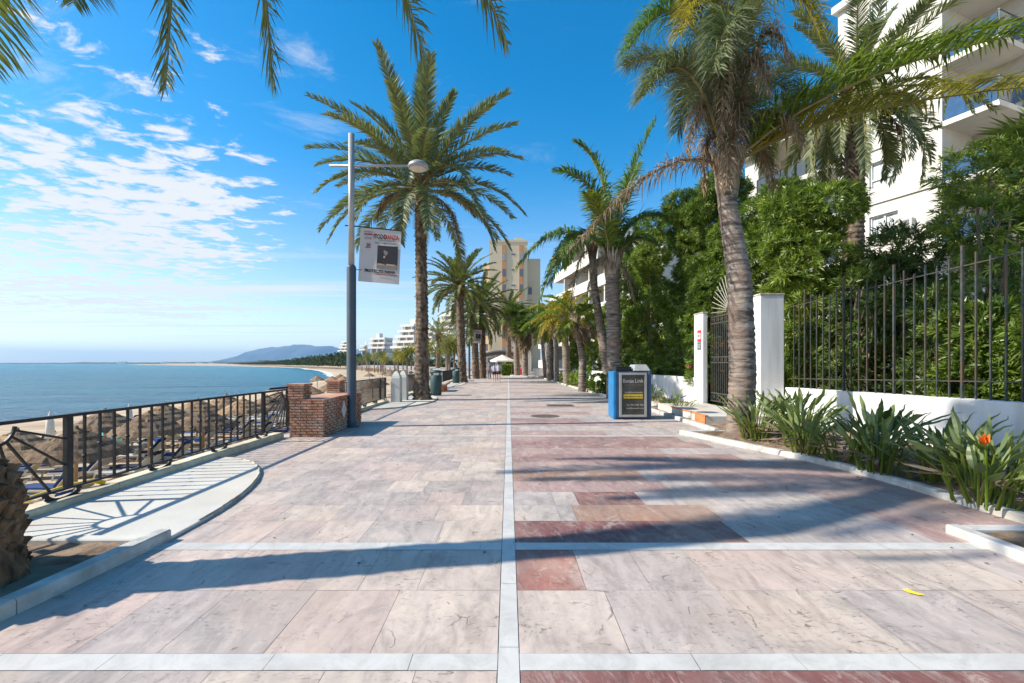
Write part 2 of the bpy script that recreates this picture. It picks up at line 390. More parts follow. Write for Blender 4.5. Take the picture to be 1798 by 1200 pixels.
def sprigs(mb, pts, dirs, rng, leaves=12, L=.17, W=.03, m=0, tb=None, stem=.12):
    n = len(pts); dirs = nrm(dirs)
    ref = np.where(np.abs(dirs[:, 2:3]) < .9, np.array([[0, 0, 1.]]), np.array([[1., 0, 0]]))
    A = nrm(np.cross(dirs, ref)); B = np.cross(dirs, A)
    k = np.arange(leaves); az = (k*2.4)[None]+rng.uniform(0, 6.28, (n, 1)); tilt = rng.uniform(.45, 1.25, (n, leaves))
    rad = A[:, None]*np.cos(az)[..., None]+B[:, None]*np.sin(az)[..., None]
    d = nrm(dirs[:, None]*np.cos(tilt)[..., None]+rad*np.sin(tilt)[..., None])
    base = pts[:, None]+dirs[:, None]*(rng.uniform(-stem, .02, (n, leaves, 1)))
    l = L*rng.uniform(.65, 1.15, (n, leaves, 1)); w = W*rng.uniform(.8, 1.2, (n, leaves, 1))
    s = nrm(np.cross(d, rad+1e-4)); sag = np.array([0, 0, -.12])*l
    tip = base+d*l+sag; midp = base+d*l*.5
    V = np.stack([base, midp+s*w*.5, tip, midp-s*w*.5], 2).reshape(-1, 3)
    b = np.arange(n*leaves)*4
    t = np.clip((rng.uniform(.1, .75, (n, 1)) if tb is None else tb[:, None])+rng.uniform(-.12, .25, (n, leaves)), 0, 1).reshape(-1)
    mb.np(V, np.stack([b, b+1, b+2, b+3], 1), t, m); return mb
def blob_points(rng, blobs, n):
    """points on the outsides of a set of ellipsoids (cx,cy,cz,rx,ry,rz)"""
    B = np.array(blobs, float); area = (B[:, 3]*B[:, 4]*B[:, 5])**(2/3); pick = rng.choice(len(B), n, p=area/area.sum())
    d = nrm(rng.normal(0, 1, (n, 3))); r = rng.uniform(.72, 1.03, (n, 1))
    b = B[pick]; pts = b[:, :3]+d*b[:, 3:]*r
    dirs = nrm(d/b[:, 3:])+np.array([0, 0, .55])+rng.normal(0, .3, (n, 3))
    keep = np.ones(n, bool)
    for q in B:
        e = (((pts-q[:3])/q[3:])**2).sum(1); keep &= e > .42
    return pts[keep], dirs[keep]
def shrub_mesh(seed, rx, ry, h, n, leaves=12, L=.17, W=.03, z0=.2, nb=16):
    rng = np.random.default_rng(seed); blobs = []
    for i in range(nb):
        z = z0+(h-z0)*(i+.7)/nb; f = 1-.45*((z/h)-.35)**2*2
        a = rng.uniform(0, 6.28); q = rng.uniform(.1, .55)
        s = rng.uniform(.42, .62)
        blobs.append((math.cos(a)*rx*q*f, math.sin(a)*ry*q*f, min(z, h-s*.9), rx*s, ry*s, min(rx, 1.1)*s*1.1))
    pts, dirs = blob_points(rng, blobs, n); ok = pts[:, 2] > .05
    return pts[ok], dirs[ok], rng, blobs
# ------------------------------------------------------------------ camera, sun, sky
sc = bpy.context.scene
cam = bpy.data.cameras.new('camera'); co = bpy.data.objects.new('camera', cam); C.objects.link(co)
cam.sensor_width = 36; cam.lens = 36*F/1798; cam.shift_x = 6/1798; cam.shift_y = 38/1798
cam.clip_start = .05; cam.clip_end = 60000
co.location = (0, 0, EYE); co.rotation_euler = (math.pi/2, 0, 0); sc.camera = co
SUN_EL = math.radians(39); SH = Vector((1, .125, 0)).normalized()      # direction in which shadows fall
sun = bpy.data.lights.new('sun', 'SUN'); sun.energy = 5.0; sun.angle = math.radians(.75); sun.color = (1, .93, .82)
so = bpy.data.objects.new('sun', sun); C.objects.link(so)
tosun = Vector((-SH.x*math.cos(SUN_EL), -SH.y*math.cos(SUN_EL), math.sin(SUN_EL)))
so.rotation_euler = tosun.to_track_quat('Z', 'Y').to_euler(); so.location = (-30, -4, 30)
w = bpy.data.worlds.new('World'); sc.world = w; w.use_nodes = True; nt = w.node_tree
bg = nt.nodes['Background']; sky = nt.nodes.new('ShaderNodeTexSky'); sky.sky_type = 'NISHITA'; sky.sun_disc = False
sky.sun_elevation = SUN_EL; sky.sun_rotation = math.atan2(tosun.x, tosun.y)
sky.air_density = 1.0; sky.dust_density = .5; sky.ozone_density = 2.6; sky.altitude = 50
hs = nt.nodes.new('ShaderNodeHueSaturation'); hs.inputs['Saturation'].default_value = 1.47; hs.inputs['Hue'].default_value = .492
hs.inputs['Value'].default_value = 1.0
nt.links.new(sky.outputs[0], hs.inputs['Color'])
hs2 = nt.nodes.new('ShaderNodeHueSaturation'); hs2.inputs['Saturation'].default_value = 1.02; hs2.inputs['Hue'].default_value = .503; hs2.inputs['Value'].default_value = .96
nt.links.new(sky.outputs[0], hs2.inputs['Color'])
tc = nt.nodes.new('ShaderNodeTexCoord'); sp = nt.nodes.new('ShaderNodeSeparateXYZ'); nt.links.new(tc.outputs['Generated'], sp.inputs[0])
X, Y, Z = sp.outputs
zc = mathn(nt, 'MAXIMUM', Z, .025)
cb = nt.nodes.new('ShaderNodeCombineXYZ')
nt.links.new(mathn(nt, 'DIVIDE', X, zc), cb.inputs[0]); nt.links.new(mathn(nt, 'DIVIDE', Y, zc), cb.inputs[1])
pl = cb.outputs[0]
az = mathn(nt, 'ARCTAN2', X, Y)
def sstep(v, a, b):
    n = nt.nodes.new('ShaderNodeMapRange'); n.interpolation_type = 'SMOOTHSTEP'
    nt.links.new(v, n.inputs[0]); n.inputs[1].default_value = a; n.inputs[2].default_value = b; return n.outputs[0]
big = noise(nt, scaled(nt, pl, (.55, .8, 1)), 1.1, 3)
puff = noise(nt, scaled(nt, pl, (1, 1.25, 1)), 4.6, 6, .62, .35)
left = sstep(az, -.2, -.72); el = sstep(Z, .66, .34)
dens = mathn(nt, 'ADD', mathn(nt, 'MULTIPLY', puff, 1.25), mathn(nt, 'MULTIPLY', big, 1.0))
thr = mathn(nt, 'ADD', mathn(nt, 'MULTIPLY', mathn(nt, 'MULTIPLY', left, el), .44), -1.475)
cl = sstep(mathn(nt, 'ADD', dens, thr), -.03, .15)
# thin streaks low over the sea
st = noise(nt, scaled(nt, pl, (.05, .5, 1)), 2.2, 5, .55)
cl2 = mathn(nt, 'MULTIPLY', sstep(st, .46, .66), mathn(nt, 'MULTIPLY', sstep(az, .05, -.5), mathn(nt, 'MULTIPLY', sstep(Z, .03, .08), sstep(Z, .26, .14))))
wisp = noise(nt, scaled(nt, pl, (.8, 1.6, 1)), 1.3, 7, .7, .8)
cl3 = mathn(nt, 'MULTIPLY', sstep(wisp, .55, .78), mathn(nt, 'MULTIPLY', sstep(az, .75, -.3), .5))
cl = mathn(nt, 'MULTIPLY', cl, sstep(Z, .035, .1)); cl3 = mathn(nt, 'MULTIPLY', cl3, sstep(Z, .05, .15))
cov = mathn(nt, 'MAXIMUM', mathn(nt, 'MULTIPLY', cl, .95), mathn(nt, 'MAXIMUM', mathn(nt, 'MULTIPLY', cl2, .85), cl3), clamp=True)
SKYS = .15
skyc = mixc(nt, sstep(Z, .02, .42), hs2.outputs[0], hs.outputs[0])
nt.links.new(mixc(nt, cov, skyc, (4.2, 4.28, 4.35)), bg.inputs['Color']); bg.inputs['Strength'].default_value = SKYS
sc.view_settings.view_transform = 'Standard'; sc.view_settings.look = 'None'; sc.view_settings.exposure = .56; sc.view_settings.gamma = 1
sc.cycles.max_bounces = 6; sc.cycles.transparent_max_bounces = 4; sc.cycles.volume_bounces = 0
sc.cycles.use_denoising = True

# ------------------------------------------------------------------ promenade paving
def tile_mat():
    m, nt, b = new_mat('marble_tile')
    ca = nt.nodes.new('ShaderNodeAttribute'); ca.attribute_name = 'tile_col'
    ra = nt.nodes.new('ShaderNodeAttribute'); ra.attribute_name = 'tint'
    pos = worldpos(nt)
    off = nt.nodes.new('ShaderNodeVectorMath'); off.operation = 'ADD'
    cbn = nt.nodes.new('ShaderNodeCombineXYZ'); nt.links.new(mathn(nt, 'MULTIPLY', ra.outputs['Fac'], 57), cbn.inputs[0]); nt.links.new(mathn(nt, 'MULTIPLY', ra.outputs['Fac'], 31), cbn.inputs[2])
    nt.links.new(pos, off.inputs[0]); nt.links.new(cbn.outputs[0], off.inputs[1])
    rot = nt.nodes.new('ShaderNodeMapping'); rot.inputs['Rotation'].default_value = (0, 0, .55); rot.inputs['Scale'].default_value = (1, .28, 1)
    nt.links.new(off.outputs[0], rot.inputs['Vector'])
    v1 = noise(nt, rot.outputs[0], 5.5, 8, .68, 1.2)
    col = mixc(nt, 1.0, ca.outputs['Color'], ramp(nt, v1, [(.3, (.66,.64,.64)), (.5, (1,1,1)), (.68, (1.2,1.18,1.15))]), 'MULTIPLY')
    v2 = noise(nt, rot.outputs[0], 13, 5, .75, 2.2)
    vein = ramp(nt, v2, [(.60, (0,0,0)), (.70, (1,1,1))])
    col = mixc(nt, mathn(nt, 'MULTIPLY', vein, .34), col, (.64, .57, .51))
    sc3 = noise(nt, scaled(nt, rot.outputs[0], (1, 3, 1)), 9, 6, .8, .6)
    col = mixc(nt, ramp(nt, sc3, [(.52, (0,0,0)), (.64, (.42,.42,.42))]), col, (.56,.46,.41))
    # blotches of wear and dirt, pits
    g = noise(nt, pos, 1.1, 6, .65)
    col = mixc(nt, ramp(nt, g, [(.47, (0,0,0)), (.74, (.6,.6,.6))]), col, (.3,.25,.22))
    g2 = noise(nt, scaled(nt, pos, (1, .7, 1)), 3.1, 8, .72, .5)
    col = mixc(nt, ramp(nt, g2, [(.54, (0,0,0)), (.62, (.42,.42,.42))]), col, (.3,.25,.225))
    col = mixc(nt, ramp(nt, g2, [(.36, (.45,.45,.45)), (.44, (0,0,0))]), col, (.62,.52,.45))
    warm = noise(nt, pos, .8, 4, .6)
    col = mixc(nt, ramp(nt, warm, [(.5, (0,0,0)), (.68, (.5,.5,.5))]), col, (.56,.42,.33))
    pit = noise(nt, scaled(nt, pos, (1, 2.2, 1)), 15, 9, .78, .8)
    msk = noise(nt, pos, 1.7, 3, .6)
    pm = mathn(nt, 'MULTIPLY', ramp(nt, pit, [(.565, (0,0,0)), (.63, (1,1,1))]), ramp(nt, msk, [(.42, (0,0,0)), (.56, (1,1,1))]))
    col = mixc(nt, mathn(nt, 'MULTIPLY', pm, .75), col, (.13,.105,.095))
    # long thin cracks
    vo = nt.nodes.new('ShaderNodeTexVoronoi'); vo.feature = 'DISTANCE_TO_EDGE'; vo.inputs['Scale'].default_value = 1.9
    wv = nt.nodes.new('ShaderNodeVectorMath'); wv.operation = 'ADD'
    nz = nt.nodes.new('ShaderNodeTexNoise'); nz.inputs['Scale'].default_value = 3.2; nz.inputs['Detail'].default_value = 5; nt.links.new(pos, nz.inputs['Vector'])
    nt.links.new(scaled(nt, pos, (1.3, .8, 1)), wv.inputs[0]); nt.links.new(scaled(nt, nz.outputs['Color'], (.5,.5,0)), wv.inputs[1])
    nt.links.new(wv.outputs[0], vo.inputs['Vector'])
    ck = mathn(nt, 'MULTIPLY', ramp(nt, vo.outputs['Distance'], [(.006, (1,1,1)), (.013, (0,0,0))]), ramp(nt, noise(nt, pos, 4.3, 4, .6), [(.56, (0,0,0)), (.6, (1,1,1))]))
    col = mixc(nt, mathn(nt, 'MULTIPLY', ck, .6), col, (.14,.115,.105))
    nt.links.new(col, b.inputs['Base Color'])
    nt.links.new(ramp(nt, v1, [(.3, (.42,)*3), (.7, (.68,)*3)]), b.inputs['Roughness'])
    b.inputs['Specular IOR Level'].default_value = .245
    hgt = mathn(nt, 'SUBTRACT', mathn(nt, 'MULTIPLY', v1, .25), mathn(nt, 'ADD', pm, ck))
    bump(nt, b, hgt, .35, .006)
    return m
M['tile'] = tile_mat()
def line_mat():
    m, nt, b = new_mat('white_marble')
    pos = worldpos(nt); v = noise(nt, pos, 3.2, 7, .7, 1.6); g = noise(nt, pos, 1.3, 4)
    col = ramp(nt, v, [(.3, (.45,.435,.4)), (.52, (.57,.55,.51)), (.7, (.62,.6,.56))])
    col = mixc(nt, ramp(nt, g, [(.5, (0,0,0)), (.75, (.55,.55,.55))]), col, (.38,.35,.31))
    nt.links.new(col, b.inputs['Base Color']); b.inputs['Roughness'].default_value = .5; bump(nt, b, v, .08, .01)
    return m
M['white_marble'] = line_mat()
M['joint'] = noisy('joint', (.3,.25,.22), (.44,.38,.34), 9, .95, 0)
PALE = [(.535,.447,.39), (.575,.477,.405), (.485,.412,.37), (.595,.497,.415), (.555,.437,.375), (.46,.397,.36)]
GREY = [(.51,.445,.405), (.465,.41,.38), (.52,.45,.405)]
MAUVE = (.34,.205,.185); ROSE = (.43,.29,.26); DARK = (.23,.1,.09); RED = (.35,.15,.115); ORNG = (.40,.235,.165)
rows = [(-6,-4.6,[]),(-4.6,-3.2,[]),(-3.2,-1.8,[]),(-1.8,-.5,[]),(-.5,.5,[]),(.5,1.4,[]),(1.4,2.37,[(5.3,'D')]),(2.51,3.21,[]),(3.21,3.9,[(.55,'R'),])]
rows += [(4.06,4.62,[(2.15,'D')]),(4.62,5.14,[(.7,'G'),(2.2,'O')]),(5.14,5.66,[(.8,'G'),(1.55,'D'),(2.3,'G')]),(5.66,6.2,[(2.05,'S'),(2.7,'G'),(4.4,'S')]),
         (6.2,6.8,[(1.9,'O'),(2.2,'G'),(4.5,'S')]),(6.8,7.4,[(4.5,'S')]),(7.4,8.0,[(1.2,'M'),(3.9,'M')]),(8.0,8.6,[(2.8,'S'),(3.6,'G')]),(8.6,9.25,[(3.9,'M')]),(9.25,9.93,[(3.6,'M')]),
         (10.07,10.8,[(2.2,'S')]),(10.8,11.6,[]),(11.6,12.4,[(3.2,'S')]),(12.4,13.2,[(2.0,'M')]),(13.2,14.1,[]),(14.1,15.0,[(2.6,'S')]),(15.0,15.95,[])]
y = 16.08
while y < 64: rows.append((y, min(y+1.0, 64), [(3, 'S')] if int(y) % 4 == 0 else [])); y += 1.0
rng = random.Random(4); V, Fc, cols, tint = [], [], [], []
def tile(x0, x1, y0, y1, c):
    g = .0014; k = len(V); z = rng.uniform(-.0006, .0006)
    V.extend([(x0+g, y0+g, z), (x1-g, y0+g, z), (x1-g, y1-g, z), (x0+g, y1-g, z)]); Fc.append((k, k+1, k+2, k+3))
    f = rng.uniform(.95, 1.04)*.92; cols.append((c[0]*f, c[1]*f*rng.uniform(.985, 1.015), c[2]*f, 1)); tint.append(rng.random())
for y0, y1, seg in rows:
    x = -.06; tw = .47
    o = rng.uniform(0, .3)
    while x > -5.0:
        x1 = max(x-tw*rng.choice((.9, 1, 1.25, 1.5)), -5.0); c = rng.choice(PALE)
        tile(x1, x, y0, y1, c); x = x1
    x = .06
    while x < 6.2:
        x1 = min(x+tw*rng.choice((1, 1, 1.3, 1.7)), 6.2); key = 'P'
        for xe, k in seg:
            if x < xe-.02: key = k; x1 = min(x1, xe); break
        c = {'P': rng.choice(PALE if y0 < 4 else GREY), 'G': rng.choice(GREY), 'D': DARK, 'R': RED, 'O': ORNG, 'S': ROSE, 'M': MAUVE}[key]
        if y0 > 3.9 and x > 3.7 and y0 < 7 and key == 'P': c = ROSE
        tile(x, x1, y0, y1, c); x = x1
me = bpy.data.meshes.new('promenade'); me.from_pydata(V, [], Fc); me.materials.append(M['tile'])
a = me.attributes.new('tile_col', 'FLOAT_COLOR', 'FACE'); a.data.foreach_set('color', np.array(cols, np.float32).ravel())
a = me.attributes.new('tint', 'FLOAT', 'FACE'); a.data.foreach_set('value', np.array(tint, np.float32))
o = bpy.data.objects.new('promenade', me); C.objects.link(o); structure(o)
mb = MB(); rl = random.Random(2)
def strip(x0, x1, y0, y1, along):
    L = (x1-x0) if along == 'x' else (y1-y0); p = 0
    while p < L:
        q = min(p+rl.uniform(.55, .95), L)
        a0, a1 = p+.0015, q-.0015
        z = rl.uniform(.001, .002)
        if along == 'x': mb.add([(x0+a0, y0, z), (x0+a1, y0, z), (x0+a1, y1, z), (x0+a0, y1, z)], [(0,1,2,3)])
        else: mb.add([(x0, y0+a0, z), (x1, y0+a0, z), (x1, y0+a1, z), (x0, y0+a1, z)], [(0,1,2,3)])
        p = q
strip(-.056, .056, -6, 64, 'y')
for y0, y1 in ((2.372, 2.508), (3.902, 4.058), (9.932, 10.068), (15.952, 16.078)):
    strip(-5, -.058, y0, y1, 'x'); strip(.058, 6.2, y0, y1, 'x')
structure(mb.build('paving_line', 'white_marble'))
# ------------------------------------------------------------------ ground, beach, sea, hills
SEA = -3.72
coast = [(-5.06,-60),(-5.06,66),(-9,82),(-20,125),(-40,180),(-75,255),(-125,380),(-200,540),(-330,760),(-520,1000),(-900,1350),(-1500,2000)]
water = [(-43,-60),(-43,40),(-43,75),(-49,110),(-64,170),(-92,240),(-135,330),(-215,480),(-330,640),(-520,860),(-900,1180),(-1500,1800)]
mb = MB(); poly = coast+[(9000,2600),(9000,-60)]
mb.add([(x, y, -.006) for x, y in poly], [tuple(range(len(poly)))])
for a, b in zip(coast, coast[1:]):
    mb.add([(a[0],a[1],-.006),(b[0],b[1],-.006),(b[0],b[1],-3.9),(a[0],a[1],-3.9)], [(0,1,2,3)])
structure(mb.build('ground', 'joint'))
mb = MB(); nrow = 14
pts = []
def interp(pl, t):
    d = [0]
    for a, b in zip(pl, pl[1:]): d.append(d[-1]+math.hypot(b[0]-a[0], b[1]-a[1]))
    return np.interp(t*d[-1], d, [p[0] for p in pl]), np.interp(t*d[-1], d, [p[1] for p in pl])
N = 220; rg = np.random.default_rng(8)
for i in range(N):
    t = (i/(N-1))**1.6
    cx, cy = interp(coast, t); wx, wy = interp(water, t)
    for j in range(nrow):
        f = j/(nrow-1); f2 = f*1.12
        z = -3.0-.3*f-.55*max(0, (f2-.82)/.3)**1.3+(rg.uniform(-.05, .05) if 0 < j < nrow-2 else 0)
        pts.append((cx+(wx-cx)*f2, cy+(wy-cy)*f2, z-(.4 if j == nrow-1 else 0)))
mb.add(pts, [(i*nrow+j, i*nrow+j+1, (i+1)*nrow+j+1, (i+1)*nrow+j) for i in range(N-1) for j in range(nrow-1)])
structure(mb.build('beach', 'sand', smooth=True))
def sea_mat():
    m, nt, b = new_mat('sea_water')
    pos = worldpos(nt)
    sx = nt.nodes.new('ShaderNodeSeparateXYZ'); nt.links.new(pos, sx.inputs[0])
    n1 = noise(nt, scaled(nt, pos, (.35, 1, 1)), .12, 5, .6); 
    b.inputs['Roughness'].default_value = .25; b.inputs['IOR'].default_value = 1.33; b.inputs['Specular IOR Level'].default_value = .24
    big = ramp(nt, n1, [(.35, (.001,.068,.125)), (.65, (.003,.13,.18))])
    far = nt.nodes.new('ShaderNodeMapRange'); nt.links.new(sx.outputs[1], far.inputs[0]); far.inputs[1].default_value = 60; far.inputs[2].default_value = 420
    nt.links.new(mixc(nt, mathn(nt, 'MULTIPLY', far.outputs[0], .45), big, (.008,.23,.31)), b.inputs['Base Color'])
    h = mathn(nt, 'ADD', noise(nt, scaled(nt, pos, (.45, 1.2, 1)), .8, 6, .6, .4), mathn(nt, 'MULTIPLY', noise(nt, scaled(nt, pos, (.3, 1, 1)), .13, 3), 3.0))
    bump(nt, b, h, 1.0, .9); return m
M['sea'] = sea_mat()
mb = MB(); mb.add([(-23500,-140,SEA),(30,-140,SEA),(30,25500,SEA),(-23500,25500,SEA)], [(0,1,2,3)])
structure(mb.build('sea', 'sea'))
# foam along the waterline
M['foam'] = noisy('foam', (.6,.65,.66), (.85,.87,.87), 2, .8, 0)
mb = MB(); rg = np.random.default_rng(3); pv = []
K = 160
for i in range(K):
    t = .1+.72*(i/(K-1))**1.4; wx, wy = interp(water, t); s = 1+wy/160
    o1 = rg.uniform(-.6, .6)*s; ww = rg.uniform(.3, 1.0)*s
    pv += [(wx-1.0*s+o1-ww, wy, SEA+.02), (wx-1.0*s+o1+ww, wy, SEA+.02)]
mb.add(pv, [(2*i, 2*i+1, 2*i+3, 2*i+2) for i in range(K-1)])
structure(mb.build('sea_foam', 'foam'))
# mountain range across the bay
def ridge(name, prof, Y0, depth, matn, seed, rough=.05, sub=5):
    """range whose skyline passes the (x, z) points of prof at distance Y0"""
    rg = np.random.default_rng(seed); xs = np.linspace(prof[0][0], prof[-1][0], len(prof)*sub)
    zs = np.interp(xs, [p[0] for p in prof], [p[1] for p in prof]); J = 10; v = []
    for i, x in enumerate(xs):
        for j in range(J):
            f = j/(J-1); hgt = math.sin(f*math.pi)**.8
            v.append((x+rg.normal(0, 1)*rough*depth*.06, Y0+(f-.5)*depth, SEA-1+(zs[i]-SEA+1)*hgt*(1+rg.normal(0, rough) if 0 < j < J-1 else 1)))
    mb = MB(); mb.add(v, [(i*J+j, (i+1)*J+j, (i+1)*J+j+1, i*J+j+1) for i in range(len(xs)-1) for j in range(J-1)])
    return structure(mb.build(name, matn, smooth=True))
M['mountain'] = noisy('mountain', (.05,.1,.16), (.11,.17,.23), .0015, .95, 0)  # blue of the distant air is mixed into the slope colour
D = 9000
pf = [(415,638),(432,630),(448,624),(462,618),(470,613),(485,610),(500,610),(515,608),(530,606),(545,607),(560,609),(578,608),(595,612),(620,616),(650,612),(690,622),(740,630),(800,637)]
ridge('mountains', [tuple(P(x, y, D))[::2] for x, y in pf], D, 2600, 'mountain', 5, .03)
M['coast_green'] = noisy('coast_green', (.035,.06,.045), (.1,.125,.085), .03, .95, .5, .1)
D = 1500
pf = [(396,638.5),(420,637),(440,635.5),(470,634),(500,633.5),(520,632),(545,632),(560,630),(580,632),(610,630),(660,628),(720,629)]
ridge('headland', [tuple(P(x, y, D))[::2] for x, y in pf], D, 200, 'coast_green', 6, .12, 9)
D = 4200
pf = [(-60,638),(20,637.5),(110,637.4),(150,636.5),(240,637),(300,636.6),(400,635.6),(470,636.5),(560,636)]
ridge('far_shore', [tuple(P(x, y, D))[::2] for x, y in pf], D, 300, 'coast_green', 7, .1, 9)
# air over the bay
mb = MB(); mb.box(-24000, 12000, -150, 26000, -7, 620)
hz = mb.build('haze', [])
hz['kind'] = 'stuff'; hm = bpy.data.materials.new('air'); hm.use_nodes = True; hn = hm.node_tree
hn.nodes.remove(hn.nodes['Principled BSDF']); pv = hn.nodes.new('ShaderNodeVolumePrincipled')
pv.inputs['Color'].default_value = (.4,.68,1,1); pv.inputs['Density'].default_value = .00005; pv.inputs['Anisotropy'].default_value = .1
hn.links.new(pv.outputs[0], hn.nodes['Material Output'].inputs['Volume']); hz.data.materials.append(hm)
# ------------------------------------------------------------------ kerbs and beds
rr = random.Random(11)
def kerb(name, label, path, wdt, h, mat, blk=1.0, group=None, side=1, z0=0):
    """kerb of separate blocks along a ground path; the path is its outer lower edge, width to the given side"""
    mb = MB(); pts = [Vector((p[0], p[1], 0)) for p in path]
    for a, b in zip(pts, pts[1:]):
        d = b-a; L = d.length; d.normalize(); n = Vector((-d.y, d.x, 0))*side; k = max(1, round(L/blk))
        for i in range(k):
            p = a+d*(L*i/k+.003); q = a+d*(L*(i+1)/k-.003); hh = h+rr.uniform(-.004, .004); c = .012
            j = rr.uniform(-.003, .003)
            prof = [(0+j, z0-.02), (0+j, hh-c), (c+j, hh), (wdt-c, hh), (wdt, hh-c), (wdt, z0-.02)]
            vs = [tuple(p+n*u+Vector((0, 0, v))) for u, v in prof]+[tuple(q+n*u+Vector((0, 0, v))) for u, v in prof]
            fs = [tuple(range(6)), tuple(range(11, 5, -1))]+[(i2, 6+i2, 6+(i2+1) % 6, (i2+1) % 6) for i2 in range(5)]
            if side < 0: fs = [f[::-1] for f in fs]
            mb.add(vs, fs)
    o = mb.build(name, mat); return tag(o, label, 'kerb', group)
kerb('sea_kerb', 'cream stone kerb running under the near iron railing', [(-4.83,-4),(-4.83,9.8)], .24, .11, 'kerb_cream', 1.35)
kerb('sea_kerb', 'cream stone kerb under the dense second railing beyond the brick planter', [(-4.83,12.45),(-4.83,18.4)], .24, .11, 'kerb_cream', 1.35)
kerb('sea_kerb', 'cream stone kerb far along, beyond the two white concrete posts', [(-4.83,20),(-4.83,60)], .24, .11, 'kerb_cream', 1.35)
# rounded pale slab beside the near palm and its tree pit
arc = [(-3.05,4.12)]+[(-4.83+1.78*math.cos(t), 4.12+3.45*math.sin(t)) for t in np.linspace(.12, 1.5, 22)]+[(-4.83,7.57)]
mb = MB(); poly = [(-4.83,4.12)]+arc
mb.prism(poly, -.001, .035)
structure(mb.build('pale_slab', 'slab', bevel=.012))
kerb('rim_strip', 'thin weathered rim edging the rounded pale slab', arc[1:], .03, .05, 'stone', .25)
kerb('pit_kerb', 'thick grey kerb along the open tree pit at the rough palm trunk', [(-3.24,1.0),(-3.13,2.9),(-3.05,4.12)], .13, .1, 'kerb_grey', 1.4)
kerb('pit_edge', 'low concrete back edge of the open pit by the rough palm trunk', [(-3.2,4.05),(-4.83,4.05)], .1, .07, 'slab', 2)
mb = MB(); n = 26; rgp = np.random.default_rng(5); vs = []
for i in range(n):
    for j in range(n): vs.append((-4.84+1.68*i/(n-1), -1+5.1*j/(n-1), .012+.03*rgp.random()+.05*math.exp(-((j-20)/4)**2-((i-18)/6)**2)))
mb.add(vs, [(i*n+j, (i+1)*n+j, (i+1)*n+j+1, i*n+j+1) for i in range(n-1) for j in range(n-1)])
structure(mb.build('pit_soil', 'soil', smooth=True))
# second rounded slab around the tall palm
arc2 = [(-4.83+1.75*math.cos(t), 19.2+3.6*math.sin(t)) for t in np.linspace(-1.5, 1.2, 26)]
mb = MB(); mb.prism([(-4.83,15.6)]+arc2+[(-4.83,22.6)], -.001, .035); structure(mb.build('pale_slab', 'slab', bevel=.012))
kerb('rim_strip', 'thin weathered rim edging the pale slab round the tall palm', arc2, .03, .05, 'stone', .3)
mb = MB(); mb.prism([(-4.83,29)]+[(-4.83+1.5*math.cos(t), 34.5+5.5*math.sin(t)) for t in np.linspace(-1.5, 1.5, 20)]+[(-4.83,40)], -.001, .035)
structure(mb.build('pale_slab', 'slab'))
# planting beds on the garden side
bed = [(3.86,10.3),(4.18,9.3),(4.5,8.4),(4.85,7.45),(5.0,6.85),(5.09,5.8),(5.13,4.32),(5.13,4.3)]
kerb('bed_kerb', 'pale kerb edging the bed of strelitzia plants', bed[:-1], .12, .09, 'kerb_grey', 1.05, side=1)
kerb('bed_kerb', 'short pale kerb closing the bed in front of the gate step', [(3.98,10.3),(4.95,10.3)], .12, .09, 'kerb_grey', 1.0, side=-1)
kerb('bed_kerb', 'long pale kerb along the garden bed beyond the gate', [(4.75,60*0+10.5),(4.75,11.4),(4.72,16),(4.6,22),(4.2,29),(3.95,36),(3.8,43),(3.0,56)][::-1], .12, .09, 'kerb_grey', 1.1, side=1)
kerb('pit_kerb', 'white corner kerb of the pit at the near edge of the paving', [(4.12,.5),(4.12,4.3)], .13, .08, 'white_marble', 1.2, side=-1)
kerb('pit_kerb', 'white return kerb closing the near pit towards the strelitzia bed', [(4.26,4.3),(6.2,4.3)], .12, .08, 'white_marble', 1.2, side=-1)
def soil_sheet(name, xf, x1, y0, y1, seed, z=.03, amp=.05, ny=90, nx=22):
    rg = np.random.default_rng(seed); vs = []
    for j in range(ny):
        yy = y0+(y1-y0)*j/(ny-1); x0 = xf(yy)
        for i in range(nx):
            f = i/(nx-1); vs.append((x0+(x1-x0)*f, yy, z+f*.12+rg.random()*amp))
    mb = MB(); mb.add(vs, [(j*nx+i, j*nx+i+1, (j+1)*nx+i+1, (j+1)*nx+i) for j in range(ny-1) for i in range(nx-1)])
    return structure(mb.build(name, 'soil', smooth=True))
bx = lambda yy: float(np.interp(yy, [b[1] for b in bed[::-1]], [b[0] for b in bed[::-1]]))+.1
soil_sheet('bed_soil', bx, 7.4, 4.42, 10.25, 3)
lk = [(10.5,4.75),(16,4.72),(22,4.6),(29,4.2),(36,3.95),(43,3.8),(56,3.0)]
bx2 = lambda yy: float(np.interp(yy, [a for a, b in lk], [b for a, b in lk]))+.1
soil_sheet('bed_soil', bx2, 7.5, 10.5, 56, 4, .03, .05, 160, 14)
soil_sheet('pit_soil', lambda y: 4.24, 7.4, .5, 4.2, 6, .02, .03, 30, 12)
# leaf litter
lit = MB(); rgl = np.random.default_rng(9)
for i in range(420):
    yy = rgl.uniform(4.5, 10.2); x = bx(yy)+rgl.uniform(.02, 2.0); a = rgl.uniform(0, 6.3); L = rgl.uniform(.03, .14); ww = rgl.uniform(.004, .014); z = .09+.06*(x-bx(yy))
    dx, dy = math.cos(a)*L, math.sin(a)*L
    lit.add([(x, yy, z), (x+dx*.5-dy*ww*9, yy+dy*.5+dx*ww*9, z+.02), (x+dx, yy+dy, z+rgl.uniform(-.01, .03)), (x+dx*.5+dy*ww*9, yy+dy*.5-dx*ww*9, z+.015)], [(0,1,2,3)], 0, rgl.random())
o = lit.build('leaf_litter', 'dead_leaf'); o['kind'] = 'stuff'

